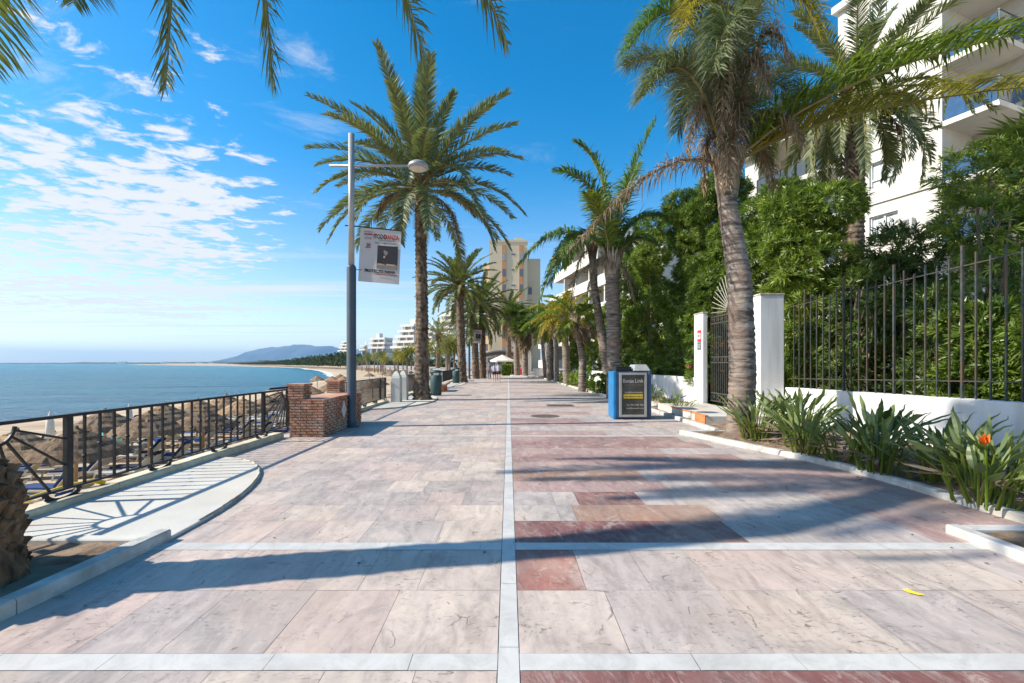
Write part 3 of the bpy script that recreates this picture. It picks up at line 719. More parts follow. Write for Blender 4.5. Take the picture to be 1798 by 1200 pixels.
# ------------------------------------------------------------------ railings
RX = -4.95
def ring_half(mb, y, z, r=.13, w=.06, h=.016):
    pts = [(RX, y+r*1.5*math.cos(t), z+r*math.sin(t)*.8) for t in np.linspace(math.pi, 2*math.pi, 12)]
    for a, b in zip(pts, pts[1:]): mb.bar(a, b, w, h, 0, (1,0,0))
def near_railing():
    o = thing('iron_railing', 'dark iron railing with sunburst ends between the rough palm and the brick planter', 'railing', (RX, 6.8, 0))
    zt, zb = 1.03, .2
    MB().box(RX-.035, RX+.035, 1.2, 10.3, zt-.035, zt).build('top_rail', 'iron', o, bevel=.006)
    MB().box(RX-.02, RX+.02, 1.2, 10.3, zb-.012, zb+.012).build('bottom_rail', 'iron', o)
    for y in (3.62, 5.12, 9.2, 10.2): MB().box(RX-.03, RX+.03, y-.035, y+.035, zb+.013, zt-.036).build('post', 'iron', o, bevel=.004)
    y = 5.32; k = 0
    while y < 9.1:
        mb = MB(); mb.box(RX-.011, RX+.011, y-.013, y+.013, zb+.013, zt-.036)
        zk = .52+.17*math.sin(k*.75); mb.lathe([(.012, -.022), (.026, -.008), (.026, .008), (.012, .022)], (RX, y, zk), 8); mb.build('baluster', 'iron', o); y += .2; k += 1
    def fan(cy, a0, a1, n, r0, zlo, ylo, yhi):
        hub = MB(); pts = [(RX, cy+r0*math.cos(t), zt-.04-r0*math.sin(t)) for t in np.linspace(a0, a1, 14)]
        for a, b in zip(pts, pts[1:]): hub.bar(a, b, .03, .02, 0, (1,0,0))
        hub.build('sunburst_hub', 'iron', o)
        for i in range(n):
            t = a0+(a1-a0)*(i+.6)/n; c, s = math.cos(t), math.sin(t)
            L = min((zt-.04-zlo)/max(s, .01), ((yhi-cy)/c if c > 1e-3 else ((ylo-cy)/c if c < -1e-3 else 99)))
            MB().bar((RX, cy+r0*c, zt-.04-r0*s), (RX, cy+L*c, zt-.04-L*s), .022, .018, 0, (1,0,0)).build('sunburst_ray', 'iron', o)
    fan(4.37, .12, math.pi-.12, 9, .2, zb+.013, 3.66, 5.08)
    fan(10.16, math.pi*.5+.1, math.pi-.02, 8, .2, zb+.013, 9.24, 10.2)
    for y in (5.06, 6.48, 7.8, 9.15): 
        mb = MB(); ring_half(mb, y, zb-.012, .13); mb.build('rail_foot', 'iron', o)
    return o
near_railing()
def plain_railing(label, y0, y1, step=.125, posts=(), scrolls=True):
    o = thing('iron_railing', label, 'railing', (RX, (y0+y1)/2, 0)); zt, zb = 1.03, .2
    MB().box(RX-.03, RX+.03, y0, y1, zt-.03, zt).build('top_rail', 'iron', o)
    MB().box(RX-.018, RX+.018, y0, y1, zb-.012, zb+.012).build('bottom_rail', 'iron', o)
    for y in posts: MB().box(RX-.03, RX+.03, y-.035, y+.035, zb+.013, zt-.031).build('post', 'iron', o)
    y = y0+.08; n = 0
    while y < y1-.05 and n < 100:
        MB().box(RX-.011, RX+.011, y-.011, y+.011, zb+.013, zt-.031).build('baluster', 'iron', o); y += step; n += 1
    if scrolls:
        yy = y0+.6
        while yy < y1: 
            mb = MB(); ring_half(mb, yy, zb-.012, .11); mb.build('rail_foot', 'iron', o); yy += 1.3
    return o
plain_railing('dark railing with closely set bars just beyond the brick planter', 12.5, 18.35, .12, (12.55, 17.6, 18.3))
plain_railing('dark railing beside the tall palm, between white posts and grey bin', 19.95, 28.4, .14, (24,), False)
plain_railing('distant dark railing stretch beyond the second pair of white posts', 29.9, 42, .17, (36,), False)
o = thing('handrail', 'dark handrail of the beach steps behind the brick planter', 'handrail', (-5.6, 10.5, 0))
MB().tube([(-5.35,10.2,1.02),(-5.25,11.4,1.02),(-5.2,11.7,.98),(-5.15,11.9,.8)], .025, 8).build('rail', 'iron', o, smooth=True)
MB().tube([(-5.35,10.2,.72),(-5.28,11.0,.72)], .02, 8).build('lower_rail', 'iron', o, smooth=True)
for y, x, z in ((10.9,-5.29,1.0),(11.0,-5.28,.72)): MB().tube([(x, y, -.02),(x, y, z)], .018, 8).build('post', 'iron', o)

# ------------------------------------------------------------------ brick planter
def brickwork(mb, x0, x1, y0, y1, z0, z1, rng, ch=.058, bl=.245, core=True):
    g = .02
    if core: mb.box(x0+g, x1-g, y0+g, y1-g, z0, z1-.004, 1)
    n = round((z1-z0)/ch); ch = (z1-z0)/n
    for k in range(n):
        za, zb = z0+k*ch+.008, z0+(k+1)*ch-.008; off = (k % 2)*bl*.5
        for ax, lo, hi in ((0, x0, x1), (1, y0, y1)):
            for face in (0, 1):
                p = lo-off
                while p < hi-.01:
                    a, b = max(p+.008, lo), min(p+bl-.008, hi); p += bl
                    if b-a < .03: continue
                    pr = rng.uniform(-.005, .005); zj = rng.uniform(-.003, .003)
                    if ax == 0: ya, yb = ((y0-pr, y0+.05) if face == 0 else (y1-.05, y1+pr)); mb.box(a, b, ya, yb, za+zj, zb+zj)
                    else: xa, xb = ((x0-pr, x0+.05) if face == 0 else (x1-.05, x1+pr)); mb.box(xa, xb, a+.03, b-.03 if b-.03 > a+.05 else b, za+zj, zb+zj)
o = thing('brick_planter', 'low red brick planter with two square pillars and a white diamond tile', 'planter', (-4.4, 11.1, 0))
rb = random.Random(6)
mb = MB(); brickwork(mb, -4.74, -4.0, 9.85, 12.4, 0, .78, rb); mb.build('planter_body', ['brick', 'mortar'], o)
mb = MB(); 
for i in range(11):
    y = 9.85+i*2.55/11; mb.box(-4.76, -4.0+.012, y+.004, y+2.55/11-.004, .782, .822)
mb.build('coping', 'brick', o, bevel=.006)
for y in (9.84, 11.95):
    mb = MB(); brickwork(mb, -4.77, -4.44, y, y+.4, .824, 1.1, rb); mb.box(-4.795, -4.415, y-.025, y+.425, 1.102, 1.15); mb.build('pillar', ['brick', 'mortar'], o)
d = Vector((0,0,0)); mb = MB()
cy, cz = 11.05, .47; mb.add([(-3.985,cy-.15,cz),(-3.985,cy,cz-.22),(-3.985,cy+.15,cz),(-3.985,cy,cz+.22),(-4.01,cy-.15,cz),(-4.01,cy,cz-.22),(-4.01,cy+.15,cz),(-4.01,cy,cz+.22)],
   [(0,1,2,3),(0,4,5,1),(1,5,6,2),(2,6,7,3),(3,7,4,0)]); mb.build('diamond_tile', 'tile_white', o)
# ------------------------------------------------------------------ street lamps with banners
def lamp(x, y, label, full=True):
    o = thing('street_lamp', label, 'street lamp', (x, y, 0), 'lamp posts along the sea side')
    mb = MB(); mb.lathe([(.19, 0), (.19, .025), (.145, .04), (.135, .14), (.115, .2), (.115, 4.0), (.112, 4.02), (.085, 4.06)], (x, y, 0), 20); mb.build('lower_pole', 'pole_grey', o, smooth=True)
    MB().tube([(x, y, 4.05), (x, y, 7.36)], .075, 16).build('upper_pole', 'pole_light', o, smooth=True)
    MB().tube([(x-.55, y, 6.56), (x+1.45, y, 6.56)], .032, 10).build('cross_arm', 'pole_light', o, smooth=True)
    mb = MB(); c = (x+1.68, y, 6.5); mb.lathe([(.05, .16), (.17, .145), (.235, .1), (.255, .05), (.255, 0), (.22, -.01)], c, 24); lh = mb.build('lamp_head', 'pole_light', o, smooth=True)
    mb = MB(); mb.lathe([(0, -.075), (.1, -.065), (.17, -.045), (.217, -.012)][::-1], c, 24); mb.build('diffuser', 'lamp_glass', lh, smooth=True)
    MB().tube([(x-.16, y, 5.06), (x+.1, y, 5.04), (x+.1, y, 5.04), (x+1.28, y, 4.92)], .016, 6).build('banner_arm', 'iron', o)
    MB().tube([(x-.05, y, 3.96), (x+.27, y, 3.94)], .009, 6).build('banner_tie', 'iron', o)
    return o
def banner(x, y, label):
    """printed banner hanging from the arm of a lamp post"""
    W, H = 1.03, 1.36; o = thing('street_banner', label, 'banner', (x, y, 0), 'festival banners on the lamp posts')
    xd = Vector((1, 0, -.085)).normalized(); zd = Vector((-.045, 0, -1)).normalized()*-1; yd = Vector((0, 1, 0))
    tl = Vector((x+.23, y, 5.02)); q = lambda u, v, dy=0: tl+xd*(u*W)-zd*(v*H)+yd*(dy+.012*math.sin(v*5)*math.sin(u*3.1))
    n = 10; mb = MB(); vs = []
    for j in range(n+1):
        for i in range(n+1): vs.append(q(i/n, j/n))
    for j in range(n+1):
        for i in range(n+1): vs.append(q(i/n, j/n, .006))
    m = (n+1)**2; fs = []
    for j in range(n):
        for i in range(n):
            a = j*(n+1)+i; fs.append((a, a+n+1, a+n+2, a+1)); fs.append((m+a, m+a+1, m+a+n+2, m+a+n+1))
    mb.add(vs, fs); mb.build('cloth', 'banner', o, smooth=True)
    def t(s, u, v, size, mat, al='LEFT', sx=1.0, bold=0): return txt(s, size, mat, o, q(u, v, -.014), xd, zd, 'lettering', al, sx, .001, (x, y, 0), bold)
    t('FESTIVAL', .1, .085, .04, 'ink', sx=1.2); 
    t('MARBELLA', .1, .135, .06, 'red_ink', sx=1.0, bold=.002); t('2016', .1, .215, .105, 'grey_ink', sx=.92)
    t('/TODO', .33, .185, .16, 'ink', sx=.62, bold=.004); t('DANZA', .585, .185, .16, 'red_ink', sx=.66, bold=.004)
    t('FESTIVAL DE DANZA', .47, .222, .038, 'ink', sx=1.1); t('TEATRO CIUDAD DE MARBELLA', .36, .275, .04, 'ink', sx=1.02)
    t('26', .165, .335, .1, 'red_ink', sx=1.0, bold=.003); t('JULIO', .145, .37, .045, 'ink', sx=1.1, bold=.001)
    t('PROYECTO NANA', .15, .815, .1, 'ink', sx=.92, bold=.004); t('COMPAÑÍA DE DANZA', .42, .855, .045, 'red_ink', sx=1.15, bold=.001)
    mb = MB(); mb.add([q(.44,.31,-.012), q(.44,.74,-.012), q(.94,.74,-.012), q(.94,.31,-.012)], [(0,1,2,3)]); ph = mb.build('photo_print', 'ink', o)
    def patch(pts, mat): 
        mb = MB(); mb.add([q(a, b, -.0145) for a, b in pts], [tuple(range(len(pts)))[::-1] if False else tuple(range(len(pts)))]); mb.build('print_shape', mat, ph)
    patch([(.44,.655),(.44,.74),(.94,.74),(.94,.655)], 'dim_text'); patch([(.46,.64),(.46,.67),(.6,.68),(.62,.65)], 'skin'); patch([(.68,.64),(.66,.67),(.86,.67),(.9,.645)], 'skin')
    patch([(.6,.36),(.59,.43),(.64,.5),(.7,.45),(.68,.38)], 'dim_text'); patch([(.6,.49),(.585,.53),(.63,.54),(.64,.505)], 'skin')
    return o
lamp(-3.95, 11.45, 'tall grey street lamp standing against the brick planter'); banner(-3.95, 11.45, 'pale dance festival banner on the lamp by the brick planter')
lamp(-3.97, 46, 'distant street lamp among the palm trunks'); banner(-3.97, 46, 'small pale banner on the distant lamp among palm trunks')
# ------------------------------------------------------------------ white posts, bins, benches
def wpost(x, y, label):
    mb = MB(); o = thing('stone_post', label, 'post', (x, y, 0), 'white concrete posts with pointed caps')
    mb.box(x-.19, x+.19, y-.19, y+.19, 0, 1.02); mb.build('shaft', 'offwhite', o, bevel=.02)
    mb = MB(); mb.add([(x-.17,y-.17,1.022),(x+.17,y-.17,1.022),(x+.17,y+.17,1.022),(x-.17,y+.17,1.022),(x-.15,y-.15,1.1),(x+.15,y-.15,1.1),(x+.15,y+.15,1.1),(x-.15,y+.15,1.1),(x-.05,y-.05,1.27),(x+.05,y-.05,1.27),(x+.05,y+.05,1.27),(x-.05,y+.05,1.27)],
       [(0,1,5,4),(1,2,6,5),(2,3,7,6),(3,0,4,7),(4,5,9,8),(5,6,10,9),(6,7,11,10),(7,4,8,11),(8,9,10,11)]); mb.build('cap', 'offwhite', o)
wpost(-4.55, 18.5, 'white concrete post at the end of the dense second railing'); wpost(-4.5, 19.45, 'white concrete post next to the tall palm trunk')
wpost(-4.5, 28.7, 'white concrete post behind the grey-green litter bin, near one of two'); wpost(-4.5, 29.6, 'white concrete post behind the litter bin, further one of two')
def litter_bin(x, y, label):
    o = thing('litter_bin', label, 'litter bin', (x, y, 0)); c = (x, y, 0)
    MB().lathe([(.25, .02), (.27, .06), (.29, .5), (.285, .98), (.27, 1.0)], c, 24).build('drum', 'bin_green', o, smooth=True)
    MB().lathe([(.28, 1.12), (.295, 1.14), (.295, 1.2), (.2, 1.25), (0, 1.27)], c, 24).build('lid', 'bin_green', o, smooth=True)
    for a in range(4): MB().box(x+.26*math.cos(a*1.57+.78)-.02, x+.26*math.cos(a*1.57+.78)+.02, y+.26*math.sin(a*1.57+.78)-.02, y+.26*math.sin(a*1.57+.78)+.02, .98, 1.14).build('lid_strut', 'bin_green', o)
litter_bin(-3.6, 22.6, 'grey-green round litter bin beside the tall palm'); litter_bin(-4.15, 36, 'dark green litter bin beside the second sea-side palm')
def bench(x, y, label, mat='terracotta'):
    o = thing('stone_bench', label, 'bench', (x, y, 0)); MB().box(x-.5, x+.25, y-.9, y+.9, .36, .46).build('seat', 'stone', o, bevel=.02)
    for yy in (-.65, .65): MB().box(x-.4, x+.12, y+yy-.15, y+yy+.15, 0, .358).build('leg', mat, o)
bench(-3.75, 26.2, 'low stone bench with terracotta legs behind the grey-green bin'); bench(-3.9, 41, 'far stone bench beside the distant lamp post')
# small bird on the pale slab
def blob(mb, c, r, sc_, m=0, seg=10, rot=None):
    vs = []; 
    for i in range(7):
        th = math.pi*i/6
        for j in range(seg):
            ph = 2*math.pi*j/seg; vs.append(Vector((sc_[0]*r*math.sin(th)*math.cos(ph), sc_[1]*r*math.sin(th)*math.sin(ph), sc_[2]*r*math.cos(th))))
    if rot: vs = [rot @ v for v in vs]
    mb.add([v+Vector(c) for v in vs], [(i*seg+j, (i+1)*seg+j, (i+1)*seg+(j+1) % seg, i*seg+(j+1) % seg) for i in range(6) for j in range(seg)], m)
# ------------------------------------------------------------------ manhole covers, fallen leaf
for x, y, r, l in ((1.1, 13.75, .44, 'round iron manhole cover in the paving, nearer of the two'), (1.95, 17.2, .5, 'square iron manhole cover in the paving, further from the blue box')):
    o = thing('manhole_cover', l, 'manhole cover', (x, y, 0)); mb = MB()
    if r < .45: mb.lathe([(r, -.002), (r, .006), (r-.03, .008), (0, .008)], (x, y, 0), 28)
    else: mb.box(x-r, x+r, y-r*.8, y+r*.8, -.002, .007)
    mb.build('plate', 'manhole', o)
    mb = MB()
    for i in range(-3, 4):
        if r < .45: h = math.sqrt(max(0, (r-.06)**2-(i*.1)**2)); mb.box(x-h, x+h, y+i*.1-.02, y+i*.1+.02, .0085, .011)
        else: mb.box(x-r+.05, x+r-.05, y+i*.1-.02, y+i*.1+.02, .0075, .011)
    mb.build('rib', 'manhole', o)
g = G(1606, 1044); mb = MB(); mb.add([(g.x-.045,g.y+.05,.012),(g.x-.03,g.y+.02,.03),(g.x+.0,g.y-.0,.02),(g.x+.045,g.y-.03,.012),(g.x+.01,g.y-.02,.006),(g.x-.035,g.y+.005,.01)], [(0,1,5),(1,2,4,5),(2,3,4)])
tag(mb.build('fallen_leaf', 'yellow'), 'small yellow fallen leaf lying on the bare paving', 'leaf')
mb = MB(); mb.tube([(-5.3,4.7,.06),(-5.24,5.0,.12),(-5.16,5.35,.16),(-5.05,5.55,.17),(-4.98,5.62,.12)], .028, 8); tag(mb.build('yellow_hose', 'yellow', smooth=True), 'yellow hose lying curved on the kerb under the near railing', 'hose')
# ------------------------------------------------------------------ blue advertising box
o = thing('advertising_box', 'blue utility cabinet with a dark framed real estate poster', 'cabinet', (3.5, 13.3, 0))
x0, x1, y0, y1 = 2.97, 4.06, 12.93, 13.72
mb = MB(); mb.box(x0+.03, x1-.03, y0+.05, y1, .02, 1.36); mb.build('cabinet_body', 'box_blue', o, bevel=.02)
mb = MB(); mb.box(x0+.1, x1-.1, y0+.02, y0+.049, .03, 1.36); mb.build('front_panel', 'box_shaded', o)
for a, b in ((x0, x0+.1), (x1-.1, x1)): MB().box(a, b, y0, y0+.1, .0, 1.38).build('corner_post', 'box_blue' if a == x0 else 'box_shaded', o, bevel=.03)
fx0, fx1, fz0, fz1 = x0+.17, x1-.15, .08, 1.33
fr = MB(); t_ = .06
for a in ((fx0, fx1, fz0, fz0+t_), (fx0, fx1, fz1-t_, fz1), (fx0, fx0+t_, fz0+t_, fz1-t_), (fx1-t_, fx1, fz0+t_, fz1-t_)): fr.box(a[0], a[1], y0-.045, y0+.02, a[2], a[3])
pf_ = fr.build('poster_frame', 'alu', o)
MB().box(fx0+t_, fx1-t_, y0-.02, y0+.0195, fz0+t_, fz1-t_).build('poster', 'poster_dark', o)
w_ = fx1-fx0-2*t_; a0 = fx0+t_; yy = y0-.0225
bt = lambda s, u, z, size, mat, sx=1, al='LEFT', bold=0: txt(s, size, mat, o, (a0+u*w_, yy, z), (1,0,0), (0,0,1), 'lettering', al, sx, .001, (3.5, 13.3, 0), bold)
bt('Banús', .06, 1.045, .16, 'pale_text', .82); bt('Link', .58, 1.045, .17, 'pale_text', .85)
MB().box(a0+.03*w_, a0+.035*w_, yy-.002, yy, .66, 1.16).build('poster_rule', 'gold_text', o)
bt('REAL ESTATE · MARBELLA', .14, .965, .045, 'dim_text', 1.15)
bt('establecimiento', .14, .745, .085, 'pale_text', .95)
MB().box(a0+.09*w_, a0+.93*w_, yy-.004, yy, .6, .715).build('yellow_band', 'yellow', o)
txt('Real Estate for Sale & Rent', .06, 'ink', o, (a0+.12*w_, yy-.006, .64), (1,0,0), (0,0,1), 'lettering', 'LEFT', .98, .001, (3.5, 13.3, 0), .001)
bt('Tel. 952 908 700', .2, .395, .065, 'pale_text', 1.1); bt('info@banuslink.com', .2, .305, .055, 'pale_text', 1.1)
mb = MB(); mb.box(x0+.1, x0+.55, y0+.1, y1-.1, 1.362, 1.5); tag(mb.build('black_crate', 'black_plastic', bevel=.02), 'flat black plastic crate lying on top of the blue cabinet', 'crate')
lx0, lx1, ly0, ly1 = x0+.52+.06, x1-.02, y0+.0, y1-.05
mb = MB(); mb.add([(lx0,ly0,1.383),(lx1,ly0,1.383),(lx1,ly1,1.383),(lx0,ly1,1.383),(lx0+.07,ly0+.12,1.56),(lx1-.09,ly0+.12,1.56),(lx1-.09,ly1-.12,1.56),(lx0+.07,ly1-.12,1.56)], [(3,2,1,0),(4,5,6,7),(0,1,5,4),(1,2,6,5),(2,3,7,6),(3,0,4,7)]); mb.build('hood', 'grey_lid', o, bevel=.015)
# ------------------------------------------------------------------ garden wall, gate, fence
WX = 7.3
o = thing('garden_wall', 'white rendered low wall behind the strelitzia bed', 'wall', (WX, 8, 0))
mb = MB(); mb.add([(WX,.3,-.1),(WX+.28,.3,-.1),(WX+.28,12.03,-.1),(WX,12.03,-.1),(WX,.3,1.12),(WX+.28,.3,1.12),(WX+.28,12.03,.96),(WX,12.03,.96)],
  [(3,2,1,0),(4,5,6,7),(0,1,5,4),(1,2,6,5),(2,3,7,6),(3,0,4,7)]); mb.build('wall_body', 'white_wall', o, bevel=.015)
def gpillar(x0, x1, y0, y1, h, label, z=-.05):
    o = thing('gate_pillar', label, 'pillar', (x0, y0, 0)); MB().box(x0, x1, y0, y1, z, h).build('shaft', 'white_wall', o, bevel=.015)
    MB().box(x0-.015, x1+.015, y0-.015, y1+.015, h+.002, h+.05).build('cap', 'stone', o, bevel=.01); return o
gpillar(6.66, 7.29, 12.05, 12.42, 3.4, 'wide grey-shaded white pillar between the gate and the iron fence')
gpillar(6.5, 6.66, 15.25, 15.97, 3.27, 'slim sunlit white gate pillar carrying a red sign')
for nm, lb, z0, z1, m, parts in (('warning_sign', 'red warning sign on the slim gate pillar', 2.33, 2.72, 'sign_red', 1), ('notice_plate', 'grey notice plate below the red sign on the pillar', 2.06, 2.31, 'sign_grey', 2)):
    o = thing(nm, lb, 'sign', (6.49, 15.5, z0)); MB().box(6.484, 6.497, 15.36, 15.66, z0, z1).build('plate', m, o)
    if parts == 1:
        MB().box(6.48, 6.483, 15.4, 15.62, z0+.09, z1-.1).build('white_panel', 'white_paint', o)
        mb = MB(); mb.lathe([(.055, 0), (.055, .002), (0, .002)], (0, 0, 0), 14); e = mb.build('pictogram', 'ink', o, org=(0,0,0)); e.rotation_euler = (0, -math.pi/2, 0); e.location = (6.479-6.49, 15.51-15.5, .2)
    else:
        for k in range(3): MB().box(6.48, 6.483, 15.4, 15.62, z1-.09-k*.05, z1-.075-k*.05).build('text_line', 'pale_text', o)
# gate (plane runs along the wall line)
GX = 6.78
o = thing('iron_gate', 'grey iron garden gate topped by a sunburst fan', 'gate', (GX, 14, .28))
y0, y1 = 12.5, 15.24
for z in (.36, .62, 1.62, 1.8, 2.9, 3.12): MB().box(GX-.02, GX+.02, y0, y1, z-.018, z+.018).build('rail', 'iron_rust', o)
y = y0+.03; k = 0
while y < y1: 
    MB().box(GX-.013, GX+.013, y-.013, y+.013, .33, 3.2+.0*math.sin((y-y0)/(y1-y0)*math.pi)).build('gate_bar', 'iron_rust', o); y += .135
for z in (.49, 1.71, 3.01):
    y = y0+.1
    while y < y1-.1:
        mb = MB(); pts = [(GX, y+.05*math.cos(t)*(1-t/9), z+.07*math.sin(t)*(1-t/9)) for t in np.linspace(0, 7, 14)]; mb.tube(pts, .008, 4); mb.build('scroll', 'iron_rust', o); y += .27
cyg = (y0+y1)/2
mb = MB(); pts = [(GX, cyg+.3*math.cos(t), 3.2+.26*math.sin(t)) for t in np.linspace(0, math.pi, 14)]; mb.tube(pts, .016, 5); mb.build('sunburst_hub', 'iron_rust', o)
for i in range(21):
    t = .06+(math.pi-.12)*i/20; MB().tube([(GX, cyg+.3*math.cos(t), 3.2+.26*math.sin(t)), (GX, cyg+1.38*math.cos(t), 3.2+1.2*math.sin(t))], [.018, .014], 4).build('sunburst_ray', 'iron_pale', o)
# step in front of the gate
o = thing('gate_step', 'pale stone step with terracotta tile edge before the gate', 'step', (5.5, 12.5, 0))
MB().box(4.98, 6.6, 11.5, 15.2, 0, .262).build('landing', 'slab', o, bevel=.01)
mb = MB()
for i in range(3): mb.box(4.955, 4.978, 11.5+i*.21, 11.5+i*.21+.205, .01, .26)
mb.build('terracotta_riser', 'terracotta', o)
MB().box(4.955, 5.03, 11.48, 14.0, .264, .285).build('terracotta_edge', 'terracotta', o)
tag(MB().box(5.55, 6.5, 10.72, 11.3, .02, .2).build('stone_block', 'slab', bevel=.03), 'beige stone block in front of the terracotta edged step', 'block')
# low walls beyond the gate
o = thing('garden_wall', 'long white low wall under the oleanders beyond the gate', 'wall', (6.9, 30, 0))
mb = MB(); mb.add([(6.75,15.98,-.1),(7.0,15.98,-.1),(5.6,44,-.1),(5.3,44,-.1),(6.75,15.98,1.08),(7.0,15.98,1.08),(5.6,44,1.05),(5.3,44,1.05)],[(3,2,1,0),(4,5,6,7),(0,1,5,4),(1,2,6,5),(2,3,7,6),(3,0,4,7)]); mb.build('wall_body', 'white_wall', o)
# fence on the wall
o = thing('iron_fence', 'tall weathered iron bar fence standing on the low white wall', 'fence', (WX+.14, 7, .96)); fxx = WX+.14
zt = lambda y: 3.33+(3.21-3.33)*(y-6.45)/5.3
zb = lambda y: 1.33+(1.2-1.33)*(y-6.45)/5.3
wz = lambda y: 1.12-.16*(y-.3)/11.73
for nm, f in (('top_rail', lambda y: zt(y)-.12), ('bottom_rail', zb)):
    mb = MB(); mb.bar((fxx, 3.4, f(3.4)), (fxx, 12.0, f(12.0)), .035, .02, 0); mb.build(nm, 'iron_rust', o)
y = 3.5; k = 0
while y < 12.0:
    big = k % 6 == 0; r = .018 if big else .0115
    hgt = zt(y)+(.22 if big else .06 if k % 2 else -.05)
    mb = MB(); mb.box(fxx-r-.012, fxx+r-.012, y-r, y+r, wz(y)-.02, hgt)
    mb.build('post' if big else 'fence_bar', 'iron_rust', o); y += .22; k += 1
# ------------------------------------------------------------------ strelitzia
def paddle(mb, base, az, lean, h, bl, bw, rng, m=0, t=.5):
    d = np.array([math.cos(az), math.sin(az), 0]); s = np.array([-d[1], d[0], 0]); b = np.array(base, float)
    p1 = b+d*h*math.sin(lean)*.45+np.array([0, 0, h*.6]); p2 = b+d*h*math.sin(lean)+np.array([0, 0, h*math.cos(lean*.8)])
    mb.tube([b, p1, p2], [.013, .011, .008], 5, 1)
    ax = nrm(p2-p1); ax = nrm(ax+d*rng.uniform(.0, .35)+s*rng.normal(0, .12)); tw = rng.uniform(-.6, .6)
    nn = nrm(np.cross(s, ax)); sd = nrm(s*math.cos(tw)+nn*math.sin(tw)); up = np.cross(sd, ax)
    n = 6; vs = []
    for i in range(n+1):
        u = i/n; w_ = bw*.5*(math.sin(math.pi*min(1, u*.94+.06)**.8))**.8*(1 if u < 1 else .02); c = p2+ax*bl*u-d*0+up*0
        c = c+(d*.25-np.array([0, 0, .12]))*bl*u*u*rng.uniform(.3, 1)
        vs += [c+sd*w_+up*w_*.55*-1*-1, c, c-sd*w_+up*w_*.55]
    fs = []
    for i in range(n): a = i*3; fs += [(a, a+1, a+4, a+3), (a+1, a+2, a+5, a+4)]
    mb.add(vs, fs, 0, [min(1, max(0, t+rng.uniform(-.15, .15)))]*len(fs))
def strelitzia(x, y, h, n, spread, seed, label, flower=False, z=.08, fl2=False):
    rng = np.random.default_rng(seed); o = thing('strelitzia', label, 'plant', (x, y, z), 'strelitzia plants in the garden beds')
    mb = MB()
    for i in range(n):
        az = rng.uniform(0, 6.28); ln = rng.uniform(.05, .55)*spread; r = rng.uniform(.02, .22)*spread
        paddle(mb, (x+math.cos(az)*r, y+math.sin(az)*r, z), az, ln, h*rng.uniform(.4, .85), h*rng.uniform(.34, .5), h*rng.uniform(.07, .11), rng, t=rng.uniform(.05, .95))
    mb.build('foliage', ['strelitzia_leaf', 'queen_leaf'], o)
    dm = MB()
    for i in range(7): az = rng.uniform(0, 6.28); paddle(dm, (x, y, z), az, rng.uniform(.9, 1.3), h*.5, h*.35, h*.06, rng, t=.6)
    dm.build('dry_leaf', ['dead_leaf', 'dead_rachis'], o)
    if flower:
        fx, fy = x-.12*spread, y-.25; b = Vector((fx, fy, z)); hh = h*.8
        st = MB(); st.tube([b, b+Vector((-.06, -.05, hh))], [.012, .01], 5); st.tube([b+Vector((-.06, -.05, hh)), b+Vector((-.24, -.12, hh+.05))], [.022, .004], 6); fo = st.build('flower_stalk', 'bright_leaf', o)
        for k in range(5):
            a = .35+k*.42; pt = MB(); c = b+Vector((-.07, -.06, hh+.02)); tip = c+Vector((-.09*math.cos(a)-.02, -.02+.02*(k % 2), .1*math.sin(a)+.03)); mid = (c+tip)/2
            pt.add([c, mid+Vector((.0, .02, .02)), tip, mid-Vector((.0, .02, .02))], [(0,1,2,3)]); pt.add([c, mid+Vector((.02, 0, .02)), tip, mid-Vector((.02, 0, .02))], [(0,1,2,3)]); pt.build('petal', 'orange', fo)
    return o
strelitzia(5.1, 4.95, 0.83, 39, 1.40, 1, 'tallest strelitzia with one orange flower, closest to the white corner pit', True)
strelitzia(5.75, 5.25, 0.81, 33, 1.34, 2, 'broad strelitzia against the white wall behind the flowering one')
strelitzia(5.15, 6.35, 0.77, 36, 1.06, 3, 'strelitzia with a dense stem clump at the kerb, next to the flowering one')
strelitzia(5.75, 7.2, 0.91, 36, 1.18, 4, 'tall strelitzia in the middle of the bed with a dry bare stalk')
strelitzia(5.0, 7.7, 0.81, 31, 1.12, 5, 'low strelitzia in the middle of the bed near the kerb')
strelitzia(5.55, 8.6, 0.93, 39, 1.23, 6, 'bushy strelitzia just right of the big ringed palm trunk')
strelitzia(4.9, 9.05, 0.85, 33, 1.12, 7, 'strelitzia wrapped round the foot of the big ringed palm trunk')
strelitzia(6.1, 9.9, 0.85, 28, 1.12, 8, 'strelitzia in shade between gate pillar and big palm trunk')
strelitzia(5.5, 15.6, 0.65, 23, 1.23, 9, 'small strelitzia behind the blue cabinet by the white wall')
strelitzia(5.3, 17.2, 0.69, 23, 1.23, 10, 'small strelitzia with drooping leaves left of the blue cabinet')
strelitzia(5.35, 14.2, 0.49, 20, 1.34, 12, 'low ragged strelitzia between the cabinet and the gate step')
strelitzia(5.5, 5.9, .7, 26, 1.2, 13, 'short strelitzia filling the gap behind the flowering one')
strelitzia(5.2, 7.05, .65, 24, 1.2, 14, 'smallest strelitzia at the kerb between two taller ones')
strelitzia(5.3, 8.3, .75, 26, 1.2, 15, 'short strelitzia between the middle clump and the bushy one')
strelitzia(6.2, 6.4, .8, 22, 1.1, 16, 'strelitzia close against the white wall in mid bed')
